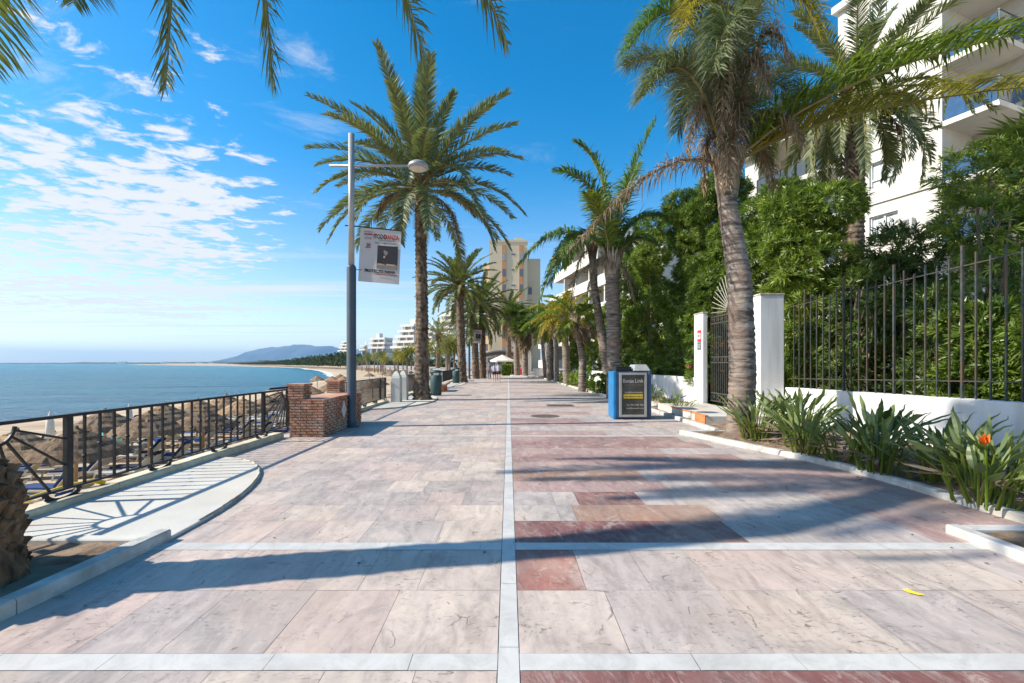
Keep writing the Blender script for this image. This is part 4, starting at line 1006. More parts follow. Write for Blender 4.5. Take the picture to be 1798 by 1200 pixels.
# ------------------------------------------------------------------ shrubs behind the wall
OLE = {}
def oleander(x, y, rx, ry, h, seed, n, label, mat='oleander_leaf', leaves=13, L=.225, W=.036, z0=.3, flowers=0, name='oleander', cat='shrub', group='oleander shrubs behind the garden wall', stems=5, key=None, rot=0):
    o = thing(name, label, cat, (x, y, 0), group)
    if key and key in OLE:
        for me, nm in OLE[key]:
            c = bpy.data.objects.new(nm, me); C.objects.link(c); c.parent = o; c.rotation_euler = (0, 0, rot)
    else:
        p, d, rng, bl = shrub_mesh(seed, rx, ry, h, n, z0=z0)
        mb = MB(); sprigs(mb, p, d, rng, leaves, L, W); a = mb.build('foliage', mat, o, org=(0,0,0))
        st = MB()
        for i in range(stems):
            b = bl[rng.integers(len(bl))]; q = rng.uniform(-.25, .25, 2)
            st.tube([(q[0], q[1], 0), ((q[0]+b[0])*.5, (q[1]+b[1])*.5, b[2]*.5), (b[0], b[1], b[2])], [.05, .04, .015], 6)
        for b in bl: st.tube([(b[0]*.3, b[1]*.3, max(.2, b[2]-b[5]*1.2)), (b[0], b[1], b[2])], [.025, .008], 5)
        c = st.build('stems', 'trunk_oleander', o, org=(0,0,0))
        if key: OLE[key] = [(a.data, 'foliage'), (c.data, 'stems')]
    if flowers:
        rngf = np.random.default_rng(seed+500); fp, fd, _, _ = shrub_mesh(seed, rx*1.08, ry*1.08, h*1.02, 400, z0=z0)
        sel = [i for i in range(len(fp)) if fd[i][0] < .1 or fp[i][2] > h*.8][:flowers]
        for i in sel:
            f = MB(); pp = fp[i]
            for k in range(7):
                a = k*2.4; q = pp+rngf.normal(0, .05, 3); 
                for j in range(5):
                    b_ = j*1.257; v = np.array([math.cos(b_)*.035, math.sin(b_)*.035*.6, math.sin(b_)*.03]); v2 = np.array([math.cos(b_+.9)*.035, math.sin(b_+.9)*.035*.6, math.sin(b_+.9)*.03]); f.add([q, q+v, q+v2], [(0,1,2)])
            f.build('flower', 'pink', o, org=(0,0,0))
    return o
oleander(8.7, 13.2, 1.7, 1.6, 6.6, 21, 3900, 'tall dense oleander rising right behind the gate pillar')
oleander(9.0, 15.6, 1.7, 1.7, 7.7, 22, 4160, 'highest oleander, filling the space behind the gate sunburst', flowers=2)
oleander(8.2, 18.0, 1.6, 1.7, 8.9, 23, 5070, 'sunlit tall oleander just beyond the gate over the white wall', flowers=3)
oleander(8.1, 20.8, 1.8, 1.8, 9.5, 24, 5096, 'sunlit oleander behind the blue cabinet, overhanging the wall', flowers=2)
oleander(7.3, 16.9, .75, .9, 2.6, 25, 1352, 'low leafy oleander with pink blooms hanging over wall beside the sign', flowers=3)
oleander(7.6, 23.6, 1.7, 1.7, 9.3, 26, 4992, 'dark oleander behind the pale ringed palm beyond the cabinet', 'oleander_far', 10, .2, .036)
oleander(7.2, 26.7, 1.6, 1.8, 7.9, 27, 3900, 'oleander behind the thin crooked palm, far along the white wall', 'oleander_far', 10, .22, .04, flowers=0)
oleander(7.0, 30, 1.5, 2, 5.6, 28, 2340, 'rounded far oleander behind the row of small palms', 'oleander_far', 9, .26, .045)
oleander(6.9, 34.5, 1.6, 2.2, 5.2, 29, 2080, 'further oleander behind the row of small palms, before the arch', 'oleander_far', 9, .28, .05)
oleander(6.2, 40, 1.4, 2.4, 4.2, 30, 1820, 'last oleander before the arched gateway', 'oleander_far', 9, .3, .055)
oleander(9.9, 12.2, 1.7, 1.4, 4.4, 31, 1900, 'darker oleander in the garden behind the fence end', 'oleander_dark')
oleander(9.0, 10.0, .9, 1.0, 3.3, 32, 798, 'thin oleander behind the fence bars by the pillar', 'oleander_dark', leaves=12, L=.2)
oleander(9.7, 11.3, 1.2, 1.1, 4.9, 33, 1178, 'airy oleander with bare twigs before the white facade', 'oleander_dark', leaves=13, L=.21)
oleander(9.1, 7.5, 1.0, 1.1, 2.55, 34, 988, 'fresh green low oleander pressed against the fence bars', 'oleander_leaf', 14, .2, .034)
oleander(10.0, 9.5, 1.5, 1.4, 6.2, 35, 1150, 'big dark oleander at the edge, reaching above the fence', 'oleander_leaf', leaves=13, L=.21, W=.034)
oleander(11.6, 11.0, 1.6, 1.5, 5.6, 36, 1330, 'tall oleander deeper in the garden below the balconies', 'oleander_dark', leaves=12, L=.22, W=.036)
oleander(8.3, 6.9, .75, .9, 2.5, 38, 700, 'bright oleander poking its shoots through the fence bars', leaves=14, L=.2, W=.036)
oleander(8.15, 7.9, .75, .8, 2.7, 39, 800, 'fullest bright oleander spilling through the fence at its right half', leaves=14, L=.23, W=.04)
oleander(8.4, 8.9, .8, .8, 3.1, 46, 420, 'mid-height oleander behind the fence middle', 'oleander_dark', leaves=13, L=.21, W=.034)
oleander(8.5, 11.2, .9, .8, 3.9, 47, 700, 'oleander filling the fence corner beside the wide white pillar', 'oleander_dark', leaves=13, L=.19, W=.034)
oleander(8.5, 5.6, .9, 1.0, 2.4, 37, 760, 'nearest oleander behind the wall, mostly past the fence end', leaves=13, L=.2)
# small bright shrubs in the far bed
oleander(4.75, 23.6, .6, .8, 1.2, 41, 260, 'bright yellow-green shrub at the foot of the crooked palm', 'bright_leaf', 10, .2, .06, .05, name='shrub', group='small shrubs in the kerbside bed', stems=3)
oleander(4.7, 28.2, .6, .8, 1.6, 42, 260, 'bright shrub between the crooked palm and the far palms', 'bright_leaf', 10, .2, .06, .05, name='shrub', group='small shrubs in the kerbside bed', stems=3)
oleander(4.6, 31.5, .55, .9, 1.1, 43, 220, 'low green shrub farther along the kerbside bed', 'queen_leaf', 10, .24, .05, .05, name='shrub', group='small shrubs in the kerbside bed', stems=3)
oleander(4.4, 35.5, .6, 1.2, 1.1, 44, 220, 'dull green shrub round the foot of a far palm in the bed', 'date_leaf', 10, .26, .05, .05, name='shrub', group='small shrubs in the kerbside bed', stems=3)
oleander(5.2, 20.6, .5, .6, .75, 45, 160, 'dark spiky low shrub beside the cabinet near stones', 'strelitzia_leaf', 10, .25, .05, .05, name='shrub', group='small shrubs in the kerbside bed', stems=2)
for i, (x, y, s) in enumerate(((5.05,18.9,.28),(5.35,19.6,.35),(4.95,20.3,.25),(5.3,16.4,.25),(5.6,11.0,.2))):
    mb = MB(); rg = np.random.default_rng(60+i); blob(mb, (x, y, s*.35), s, (1, 1.2, .6), 0, 10); mb.v = [tuple(np.array(v)+rg.normal(0, s*.07, 3)) for v in mb.v]
    tag(mb.build('rock', 'stone'), ['flat beige rock nearest the cabinet in the kerbside bed', 'largest beige rock behind the blue cabinet', 'small beige rock furthest along behind the cabinet', 'rough rock against the wall between cabinet and gate', 'small rock beside the beige stone block'][i], 'rock', 'rocks in the kerbside bed')
# ------------------------------------------------------------------ palms
rng = np.random.default_rng(101)
# near date palm, crown over the camera
def ex_near(cr, c):
    st = MB(); rs = np.random.default_rng(55)
    for i in range(190):
        z = .06+.92*i/190; a = i*2.39996; r = .43 if z < .75 else .43-(z-.75)*.7; k = np.interp(z, [0, .72, 1.08], [-3.96, -4.01, -4.17])
        d = np.array([math.cos(a), math.sin(a), 0]); t = np.array([-d[1], d[0], 0]); p = np.array([k, 3.14, z])+d*(r-.03); w = rs.uniform(.04, .075); h = rs.uniform(.06, .11); o_ = rs.uniform(.05, .1)
        st.add([p-t*w-[0,0,h], p+t*w-[0,0,h], p+t*w*.7+d*o_*.8+[0,0,h*.5], p-t*w*.7+d*o_+[0,0,h*.6], p-t*w*.6+[0,0,h*.8], p+t*w*.6+[0,0,h*.8]], [(0,1,2,3),(3,2,5,4),(0,3,4),(1,5,2)])
    for i in range(260):
        z = rs.uniform(.03, 1.0); a = rs.uniform(0, 6.28); r = .45 if z < .75 else .45-(z-.75)*.7; d = np.array([math.cos(a), math.sin(a), 0]); p = np.array([-4.03, 3.14, z])+d*r; e = p+d*rs.uniform(.02, .07)+np.array([rs.normal(0, .03), rs.normal(0, .03), rs.uniform(-.12, .05)]); t = np.array([-d[1], d[0], 0])*.006
        st.add([p-t, p+t, e], [(0,1,2)])
    st.build('leaf_base', 'fibre', cr.parent)
    for (p1, tip, ln) in (((-4.4,6.5,10.4), P(290,156,6.1), 1), ((-3.5,6.4,10.6), P(478,147,6.3), 1), ((-2.3,6.2,10.8), P(746,110,6.3), 1), ((-1.7,5.8,10.6), P(890,76,5.8), 1), ((-6.9,6.2,10.4), P(-14,120,5.9), 1), ((-4.9,6.3,10.6), P(130,6,6.1), 0)):
        frond_obj(cr, (c[0], c[1], c[2]), p1, tuple(tip), rng, 'date_leaf', n=240, ll=.64, lw=.026, vee=.1, droop=.25, t0=.15, fwd=.62, messy=.14, flat=.85)
palm('date_palm', 'rough thick-based date palm leaning seaward in the near open pit', [(-3.95,3.12,-.02),(-3.97,3.13,.35),(-4.01,3.15,.72),(-4.2,3.2,1.08),(-4.3,3.3,2.6),(-4.65,3.38,4.5),(-4.95,3.55,6.2),(-5.35,4.8,9.4)], [.46,.43,.42,.25,.24,.23,.23,.25], (-5.35,4.8,9.5), rng,
     nf=38, L=4.4, kind='rough', n=100, ll=.46, lw=.034, seg=40, tmat='fibre', extra=ex_near, bend=(.7, 1.5), e_lo=-.15,
     az_skip=lambda a, u: .35 < a < 2.2 or (3.7 < a < 5.6 and int(u*38) % 3))
b = P(742, 704, 19.7); c = P(737, 318, 19.7)
palm('date_palm', 'tallest date palm standing alone behind the street lamp', [(b.x,b.y,-.02),(b.x-.02,b.y,.25),(b.x-.05,b.y,.8),(b.x-.02,b.y,4),(c.x,c.y,c.z-.1)], [.4,.35,.28,.24,.2], tuple(c), rng, nf=50, L=4.75, leaf='grey_leaf', n=120, ll=.66, lw=.05, vee=.45, e_hi=1.42, e_lo=-.25, bend=(.35, 1.2), droop=.2, dead=3, deadL=.75)
b = P(812, 672, 37.6); c = P(806, 497, 37.6)
palm('date_palm', 'date palm with fibrous brown crown base beside the dark green bin', [(b.x,b.y,-.02),(b.x,b.y,.6),(c.x,c.y,c.z)], [.42,.32,.27], tuple(c), rng, nf=50, L=3.7, leaf='date_leaf', n=70, ll=.52, lw=.06, e_lo=-.25, bend=(.4, 1.3), dead=3, bootn=60)
for px, tx, Y, cy, lb in ((836, 832, 47, 548, 'slimmer of the twin date palms behind the distant lamp'), (848, 846, 48.5, 530, 'taller of the twin date palms behind the distant lamp'), (893, 893, 62, 545, 'date palm just before the cafe, partly hiding the beige tower')):
    b = P(px, HY+EYE*F/Y, Y); c = P(tx, cy, Y)
    palm('date_palm', lb, [(b.x,b.y,-.02),(c.x,c.y,c.z)], [.36,.27], tuple(c), rng, nf=44, L=4.0, leaf='date_leaf', n=56, ll=.55, lw=.075, e_lo=-.6, bend=(.4, 1.35), dead=2)
b = P(768, 656, 95); c = P(770, 596, 95); c.z += 1
palm('date_palm', 'broad date palm on the beach side beyond the grey-green bin', [(b.x,b.y,-2.8),(c.x,c.y,c.z)], [.45,.36], tuple(c), rng, nf=42, L=5.2, leaf='date_leaf', n=30, ll=.6, lw=.1, e_lo=-.5, bend=(.4, 1.3))
# big queen palm by the strelitzia bed
def ex_big(cr, c):
    Yc = c[1]; f = lambda *a, **k: frond_obj(cr, *a, rng, **k)
    q = dict(n=400, ll=.95, lw=.018, vee=.55, droop=.9, fwd=.55, rach=.04, messy=.42)
    qb = dict(n=230, ll=1.0, lw=.04, vee=.65, droop=.75, fwd=.5, rach=.04, messy=.26)
    p0 = (c[0], c[1], c[2])
    # long bright fronds reaching towards the camera's right
    f(p0, tuple(P(1420,135,8.6)), tuple(P(1790,60,8.0)), mat='queen_leaf', **qb)
    f(p0, tuple(P(1400,190,9.4)), tuple(P(1830,150,8.8)), mat='gold_leaf', **qb)
    f(p0, tuple(P(1215,20,9.2)), tuple(P(1130,170,8.8)), mat='grey_leaf', **q)
    # upright and overhead ones
    f(p0, tuple(P(1290,-180,9.4)), tuple(P(1195,60,8.6)), mat='gold_leaf', **q)
    f(p0, tuple(P(1230,-120,9.6)), tuple(P(1100,90,9.2)), mat='dark_queen_leaf', **q)
    f(p0, tuple(P(1330,-200,9.2)), tuple(P(1440,60,8.6)), mat='gold_leaf', **q)
    f(p0, tuple(P(1260,-260,10.2)), tuple(P(1120,-30,10.6)), mat='grey_leaf', **q)
    f(p0, tuple(P(1200,60,10.6)), tuple(P(1100,115,11.4)), mat='grey_leaf', **q)
    f(p0, tuple(P(1330,60,10.6)), tuple(P(1400,190,11.2)), mat='grey_leaf', **q)
    f(p0, tuple(P(1240,20,11)), tuple(P(1190,230,11.2)), mat='grey_leaf', **q)
    f(p0, tuple(P(1300,-100,8.6)), tuple(P(1250,130,7.8)), mat='grey_leaf', **q)
    f(p0, tuple(P(1300,80,11)), tuple(P(1345,290,11.4)), mat='dark_queen_leaf', **q)
    dq = dict(n=120, ll=.6, lw=.022, vee=-.1, droop=2.2, messy=.35, side=.6, fwd=.5, rach=.035)
    for a_, e_, y_ in (((1300,60), (1300,290), 9.3), ((1345,120), (1410,250), 9.2), ((1240,90), (1205,270), 9.6), ((1290,150), (1275,330), 9.2), ((1320,0), (1350,160), 8.9)):
        f(p0, tuple(P(*a_, y_)), tuple(P(*e_, y_-.3)), mat='dead_leaf', rmat='dead_rachis', name='dead_frond', **dq)
    f(p0, tuple(P(1180,225,9.5)), tuple(P(1010,430,9.2)), mat='dead_leaf', rmat='dead_rachis', name='dead_frond', label='dry brown frond arching over towards the promenade', **dq)
    f(p0, tuple(P(1280,-60,9.2)), tuple(P(1265,240,8.9)), mat='dead_leaf', rmat='dead_rachis', name='dead_frond', label='dry frond hanging straight down the crown', **dq)
    f(p0, tuple(P(1330,-60,9.2)), tuple(P(1390,110,8.7)), mat='dead_leaf', rmat='dead_rachis', name='dead_frond', label='dry frond hanging from the sunny side', **dq)
    f(p0, tuple(P(1235,170,10)), tuple(P(1235,330,10)), mat='dead_leaf', rmat='dead_rachis', name='dead_frond', label='short dry frond below the crown', **dq)
    f(p0, tuple(P(1330,180,10)), tuple(P(1360,330,10)), mat='dead_leaf', rmat='dead_rachis', name='dead_frond', label='short dry frond below the crown', **dq)
b = P(1300, 776, 9.6); c = P(1277, 300, 9.7)
palm('queen_palm', 'large ringed grey queen palm standing in the strelitzia bed', [(b.x,b.y,-.02),(b.x,b.y,.3),(b.x+.05,b.y,1.4),(b.x-.02,b.y,3.4),(c.x,c.y,5.0),(c.x,c.y,c.z-.2)], [.34,.28,.26,.235,.2,.22], tuple(c), rng, nf=0, leaf='queen_leaf', kind='queen', tmat='trunk_queen', boot='boot', extra=ex_big, seg=28, bootn=26)
# queen palm behind the blue cabinet
def ex_mid(cr, c):
    q = dict(n=150, ll=.95, lw=.055, vee=.5, droop=.7, fwd=.6, rach=.045, messy=.22); p0 = tuple(c); f = lambda *a, **k: frond_obj(cr, *a, rng, **k)
    f(p0, tuple(P(1085,330,20.3)), tuple(P(1152,212,20)), mat='dark_queen_leaf', **q)
    f(p0, tuple(P(1060,300,20.5)), tuple(P(975,300,20)), mat='dark_queen_leaf', **q)
    f(p0, tuple(P(1070,280,20.8)), tuple(P(1010,250,21)), mat='queen_leaf', **q)
    f(p0, tuple(P(1060,370,19.8)), tuple(P(1030,340,18.5)), mat='queen_leaf', **q)
    f(p0, tuple(P(1095,330,21.5)), tuple(P(1120,290,22.5)), mat='dark_queen_leaf', **q)
    f(p0, tuple(P(1110,400,20)), tuple(P(1150,430,19.8)), mat='dark_queen_leaf', **q)
    f(p0, tuple(P(1100,370,21)), tuple(P(1160,380,21.5)), mat='dark_queen_leaf', **q)
    f(p0, tuple(P(1040,400,21)), tuple(P(1000,420,21.5)), mat='dark_queen_leaf', **q)
    dq = dict(n=60, ll=.55, lw=.03, vee=-.1, droop=2.2, messy=.3, side=.5, fwd=.5)
    for a, e in (((1045,440), (1030,520)), ((1100,450), (1115,530)), ((1060,430), (1000,500))): f(p0, tuple(P(*a, 20.3)), tuple(P(*e, 20.2)), mat='dead_leaf', rmat='dead_rachis', name='dead_frond', label='dry brown hanging frond', **dq)
b = P(1078, 700, 20.6); c = P(1075, 462, 20.6)
palm('queen_palm', 'straight grey queen palm rising directly behind the blue cabinet', [(b.x,b.y,-.02),(b.x,b.y,2.5),(c.x,c.y,c.z-.2)], [.36,.32,.33], tuple(c), rng, nf=0, kind='queen', tmat='trunk_queen', boot='boot', extra=ex_mid, seg=20, bootn=26)
# leaning palm beside it
def ex_lean(cr, c):
    q = dict(n=140, ll=.95, lw=.06, vee=.25, droop=1.6, fwd=.5, rach=.045, messy=.25); p0 = tuple(c); f = lambda *a, **k: frond_obj(cr, *a, rng, **k)
    f(p0, tuple(P(985,365,24)), tuple(P(908,470,23.5)), mat='dark_queen_leaf', **q)
    f(p0, tuple(P(990,370,24.5)), tuple(P(945,540,24.5)), mat='dark_queen_leaf', **q)
    f(p0, tuple(P(1000,390,23)), tuple(P(965,500,22.5)), mat='dark_queen_leaf', **q)
    f(p0, tuple(P(1020,390,25.5)), tuple(P(990,470,26.5)), mat='dark_queen_leaf', **q)
    f(p0, tuple(P(1080,380,25)), tuple(P(1120,470,25.5)), mat='dark_queen_leaf', **q)
    f(p0, tuple(P(1050,350,24)), tuple(P(1060,330,24)), mat='queen_leaf', **q)
    dq = dict(n=60, ll=.6, lw=.03, vee=-.1, droop=2.2, messy=.3, side=.5, fwd=.5)
    f(p0, tuple(P(1010,430,24)), tuple(P(1000,560,24)), mat='dead_leaf', rmat='dead_rachis', name='dead_frond', **dq)
b = P(1074, 692, 24); c = P(1040, 440, 24)
palm('queen_palm', 'slender palm leaning seaward from behind the blue cabinet', [(b.x,b.y,-.02),tuple(P(1052,560,24)),tuple(P(1043,500,24)),tuple(c)], [.3,.23,.2,.2], tuple(c), rng, nf=0, kind='queen', tmat='trunk_queen', boot='fibre', extra=ex_lean, seg=16, bootn=20)
# smaller palms in the row
def small_palm(px, Y, topx, topy, L, lb, leaf, nf=16, r=.24, dead=5, crook=0):
    b = P(px, HY+EYE*F/Y, Y); c = P(topx, topy, Y)
    palm('queen_palm', lb, [(b.x,b.y,-.02),(b.x*.6+c.x*.4+crook,b.y,c.z*.45),(c.x,c.y,c.z-.1)], [r*1.15,r,r*.9], tuple(c), rng, nf=nf, L=L, leaf=leaf, kind='queen', tmat='trunk_queen', boot='boot', n=70, ll=.75, lw=.065, droop=1.0, e_hi=1.35, e_lo=.0, bend=(.8, 1.7), dead=dead, fwd=.55, seg=14, bootn=20, deadL=.6)
small_palm(1022, 25.4, 1011, 560, 2.6, 'thin crooked palm with shaggy dry crown at the kerb', 'queen_leaf', 9, .2, 8, .18)
small_palm(996, 33.5, 990, 558, 2.9, 'yellow-green queen palm third from the cabinet in the row', 'gold_leaf', 18, .27)
small_palm(978, 38, 976, 560, 2.8, 'thin pale palm in the far part of the right row', 'queen_leaf', 14, .17)
small_palm(966, 41, 966, 566, 3.2, 'queen palm with thick pale trunk in the far row', 'queen_leaf', 16, .3)
small_palm(958, 50, 948, 560, 3.0, 'furthest dark leaning palm in the right row', 'dark_queen_leaf', 14, .2)
# tall date palm inside the garden
b = P(1497, 690, 18.5); c = P(1503, 150, 18.5)
palm('date_palm', 'tall date palm in the garden before the white apartment block', [(b.x,b.y,0),(b.x,b.y,5),(c.x,c.y,c.z)], [.4,.35,.31], tuple(c), rng, nf=46, L=4.6, leaf='grey_leaf', n=110, ll=.6, lw=.045, e_hi=1.4, e_lo=-.75, bend=(.4, 1.4), dead=8, seg=22, deadL=.7)
# fan palms
def fan_leaf(mb, p0, az, el, L, R, rng, m=0, t=.5, n=26, droop=.35):
    d = np.array([math.cos(az)*math.cos(el), math.sin(az)*math.cos(el), math.sin(el)]); s = np.array([-math.sin(az), math.cos(az), 0]); u = np.cross(d, s)*-1
    p0 = np.array(p0, float); h = p0+d*L; mb.tube([p0, h], [.025, .014], 5, 1)
    vs, fs = [], []
    for i in range(n):
        a = (i/(n-1)-.5)*4.3; dd = nrm(d*math.cos(a)+s*math.sin(a)+u*rng.uniform(-.05, .22)); w = np.cross(dd, u)*R*.055
        mid = h+dd*R*.6; tip = mid+nrm(dd+np.array([0, 0, -droop]))*R*.42; k = len(vs)
        vs += [h, mid+w, tip, mid-w]; fs.append((k, k+1, k+2, k+3))
    mb.add(vs, fs, m, [min(1, max(0, t+rng.uniform(-.2, .2))) for _ in fs])
def fan_palm(label, b, c, r, nl, R, seed, skirt=26, lp=.9):
    rng = np.random.default_rng(seed); o = thing('fan_palm', label, 'palm tree', b)
    mb = MB(); trunk(mb, [b, c], [r*1.25, r], rng, 'queen', 14); mb.build('trunk', 'trunk_queen', o, smooth=True)
    mb = MB()
    for i in range(nl):
        u = i/nl; fan_leaf(mb, c, i*2.4+rng.uniform(-.2, .2), 1.35-1.6*u+rng.uniform(-.1, .1), lp*rng.uniform(.8, 1.2), R*rng.uniform(.85, 1.1), rng, 0, rng.uniform(.1, .9))
    cr = mb.build('crown', ['fan_leaf', 'rachis'], o)
    if skirt:
        mb = MB()
        for i in range(skirt):
            z = (i/skirt)*R*1.9; fan_leaf(mb, (c[0], c[1], c[2]-z*.6), i*2.4, -1.2+rng.uniform(-.1, .2), lp*.5, R*.8, rng, 0, rng.uniform(.1, .9), 16, .8)
        mb.build('dead_skirt', ['dead_leaf', 'dead_rachis'], o)
    return o
b = P(908, 661, 55.6); c = P(905, 560, 55.6); fan_palm('nearer fan palm with hanging dry skirt at the promenade bend', tuple(b), tuple(c), .3, 34, 1.4, 71)
b = P(922, 662, 53.5); c = P(922, 580, 53.5); fan_palm('shorter fan palm with bushy crown at the promenade bend', tuple(b), tuple(c), .3, 34, 1.4, 72)
fan_palm('fan palm with dry brown skirt at the garden edge', (12.7, 10.6, 0), (12.6, 10.5, 6.2), .3, 24, .95, 73, 44, .7)
# ------------------------------------------------------------------ white apartment block behind the garden
o = thing('apartment_block', 'white apartment block with blue glass balconies behind the garden', 'building', (0, 0, 0))
Cn = Vector((21.5, 22.6, 0)); U = Vector((-.355, .935, 0)).normalized(); Nn = Vector((-U.y, U.x, 0))
if Nn.x > 0: Nn = -Nn
def fb(mb, s0, s1, d0, d1, z0, z1, m=0):
    """block on the facade: s along it, d outward"""
    return mb.obox(Cn+U*s0+Nn*d0+Vector((0, 0, z0)), U*(s1-s0), Nn*(d1-d0), Vector((0, 0, z1-z0)), m)
LV = [1.6+3*k for k in range(-1, 7)]
mb = MB()
fb(mb, 0, 1.9, -8, 0, -.5, 22.6); fb(mb, 3.3, 5.0, -8, 0, -.5, 22.6)
for z in LV:
    fb(mb, 1.9, 3.3, -8, 0, z-.25, z+.75); fb(mb, 1.9, 3.3, -8, 0, z+2.2, z+2.752); fb(mb, 1.9, 3.3, -8, -.35, z+.75, z+2.2)
fb(mb, 10.5, 11.6, -8, 0, -.5, 16.4)
mb.build('wall', 'bld_white', o)
mb = MB(); fb(mb, 5.0, 10.5, -8, -2.2, -.5, 16.4); fb(mb, -9, 0, -9, -2.6, -.5, 22.6); mb.build('recess_wall', 'beige_wall', o)
for z in LV:
    if z < 0: continue
    mb = MB(); fb(mb, .0, 5.0, .002, .09, z-.14, z+.0); mb.build('string_course', 'bld_white', o)
    w_ = MB(); 
    for a in ((1.9, 3.3, .75, .82), (1.9, 3.3, 2.13, 2.2), (1.9, 1.97, .82, 2.13), (3.23, 3.3, .82, 2.13), (2.55, 2.63, .82, 2.13), (1.97, 2.55, 1.2, 1.26), (2.63, 3.23, 1.2, 1.26)): fb(w_, a[0], a[1], -.2, -.12, z+a[2], z+a[3])
    wf = w_.build('window', 'white_paint', o); g = MB(); fb(g, 1.97, 3.23, -.26, -.21, z+.82, z+2.13); g.build('pane', 'curtain', wf)
    if z < 16.6:
        for s0, s1 in ((5.0, 10.5),):
            mb = MB(); fb(mb, s0, s1, -2.19, .25, z-.3, z-.02); mb.build('balcony_slab', 'bld_white', o)
            mb = MB(); fb(mb, s0+.05, s1-.05, .1, .13, z+.05, z+.95); bl = mb.build('balustrade', 'glass_dark', o)
            mb = MB(); fb(mb, s0+.02, s1-.02, .08, .15, z+.955, z+1.0); k = s0+.05
            while k < s1: fb(mb, k, k+.05, .135, .18, z-.018, z+.95); k += 1.8
            mb.build('balustrade_frame', 'iron', bl)
            mb = MB(); fb(mb, s0+.6, s0+2.6, -2.19, -2.12, z, z+2.3); d_ = mb.build('patio_door', 'glass_dark', o); mb = MB(); fb(mb, s0+1.57, s0+1.63, -2.115, -2.09, z, z+2.3); mb.build('door_frame', 'white_paint', d_)
    mb = MB(); fb(mb, -2.1, -.002, -9, 0, z-.28, z-.02); mb.build('balcony_slab', 'bld_white', o)
    mb = MB(); fb(mb, -2.08, -2.04, -8.9, -.05, z+.03, z+1.05); bl = mb.build('balustrade', 'glass_blue' if z > 6 else 'glass_pale', o)
    mb = MB(); fb(mb, -2.1, -2.02, -8.9, -.03, z+1.07, z+1.12)
    k = -.05
    while k > -8.8: fb(mb, -2.085, -2.03, k-.04, k, z-.015, z+1.065); k -= 1.3
    mb.build('balustrade_frame', 'pole_grey', bl)
    mb = MB(); fb(mb, -2.0, -.01, -.1, -.06, z+.03, z+1.0); mb.build('balustrade', 'glass_blue' if z > 6 else 'glass_pale', o)
mb = MB(); fb(mb, 4.9, 11.8, -8.2, .5, 16.3, 16.72); mb.build('roof', 'bld_white', o); mb = MB(); fb(mb, -2.3, 5.2, -9, .3, 22.5, 22.9); mb.build('roof', 'bld_white', o)
for s_, z_ in ((1.1, 8.6), (4.2, 11.9), (.7, 14.9)):
    mb = MB(); fb(mb, s_, s_+.8, .004, .32, z_, z_+.55); ac = mb.build('air_conditioner', 'offwhite', o, bevel=.02); mb = MB(); fb(mb, s_+.12, s_+.52, .322, .33, z_+.08, z_+.47); mb.build('fan_grille', 'sign_grey', ac)
# sun awning and garden things seen through the fence
o = thing('pool_bar', 'timber pool bar with blue valance behind the fence', 'kiosk', (12.5, 16, 0)); 
MB().box(11.0, 14.6, 15.8, 18.2, 2.55, 2.7).build('roof', 'wood', o); MB().box(10.95, 14.65, 15.72, 15.79, 2.3, 2.72).build('valance', 'blue_cloth', o); MB().box(11.0, 14.6, 17.9, 18.15, 0, 2.5).build('back_wall', 'beige_wall', o)
MB().box(11.1, 14.5, 15.95, 16.5, 0, 1.1).build('counter', 'wood', o)
for x in (11.1, 14.5): MB().box(x-.06, x+.06, 15.85, 15.94, 0, 2.54).build('post', 'wood', o)
for i, (x, y, m, l) in enumerate(((10.6,11.6,'orange','orange-covered garden lounger behind the fence, nearest'),(11.8,12.3,'red_cloth','red-covered garden lounger behind the fence'),(10.4,13.8,'red_cloth','red-covered garden lounger close to the fence pillar'),(12.6,13.2,'blue_cloth','blue-covered garden lounger before the pool bar'),(13.8,12.6,'orange','orange-covered garden lounger farther from the fence'))):
    t = thing('garden_lounger', l, 'lounger', (x, y, 0), 'coloured loungers in the pool garden', .4)
    mb = MB(); mb.box(-.95, .95, -.33, .33, .3, .36); mb.build('frame', 'lounger_white', t)
    for a in (-.8, .8):
        for c_ in (-.28, .28): MB().box(a-.03, a+.03, c_-.03, c_+.03, 0, .298).build('leg', 'lounger_white', t)
    MB().box(-.95, .4, -.3, .3, .362, .43).build('mattress', m, t, bevel=.02); MB().obox((.4, -.3, .38), (.5, 0, .5), (0, .6, 0), (-.05, 0, .06)).build('backrest', m, t)
structure(MB().add([(7.6,.3,.02),(40,.3,.02),(40,44,.02),(7.2,44,.02),(7.0,16,.02),(7.6,12,.02)], [(0,1,2,3,4,5)]).build('garden_ground', noisy('lawn', (.03,.05,.015), (.12,.13,.05), 2, .95, .5, 20)))
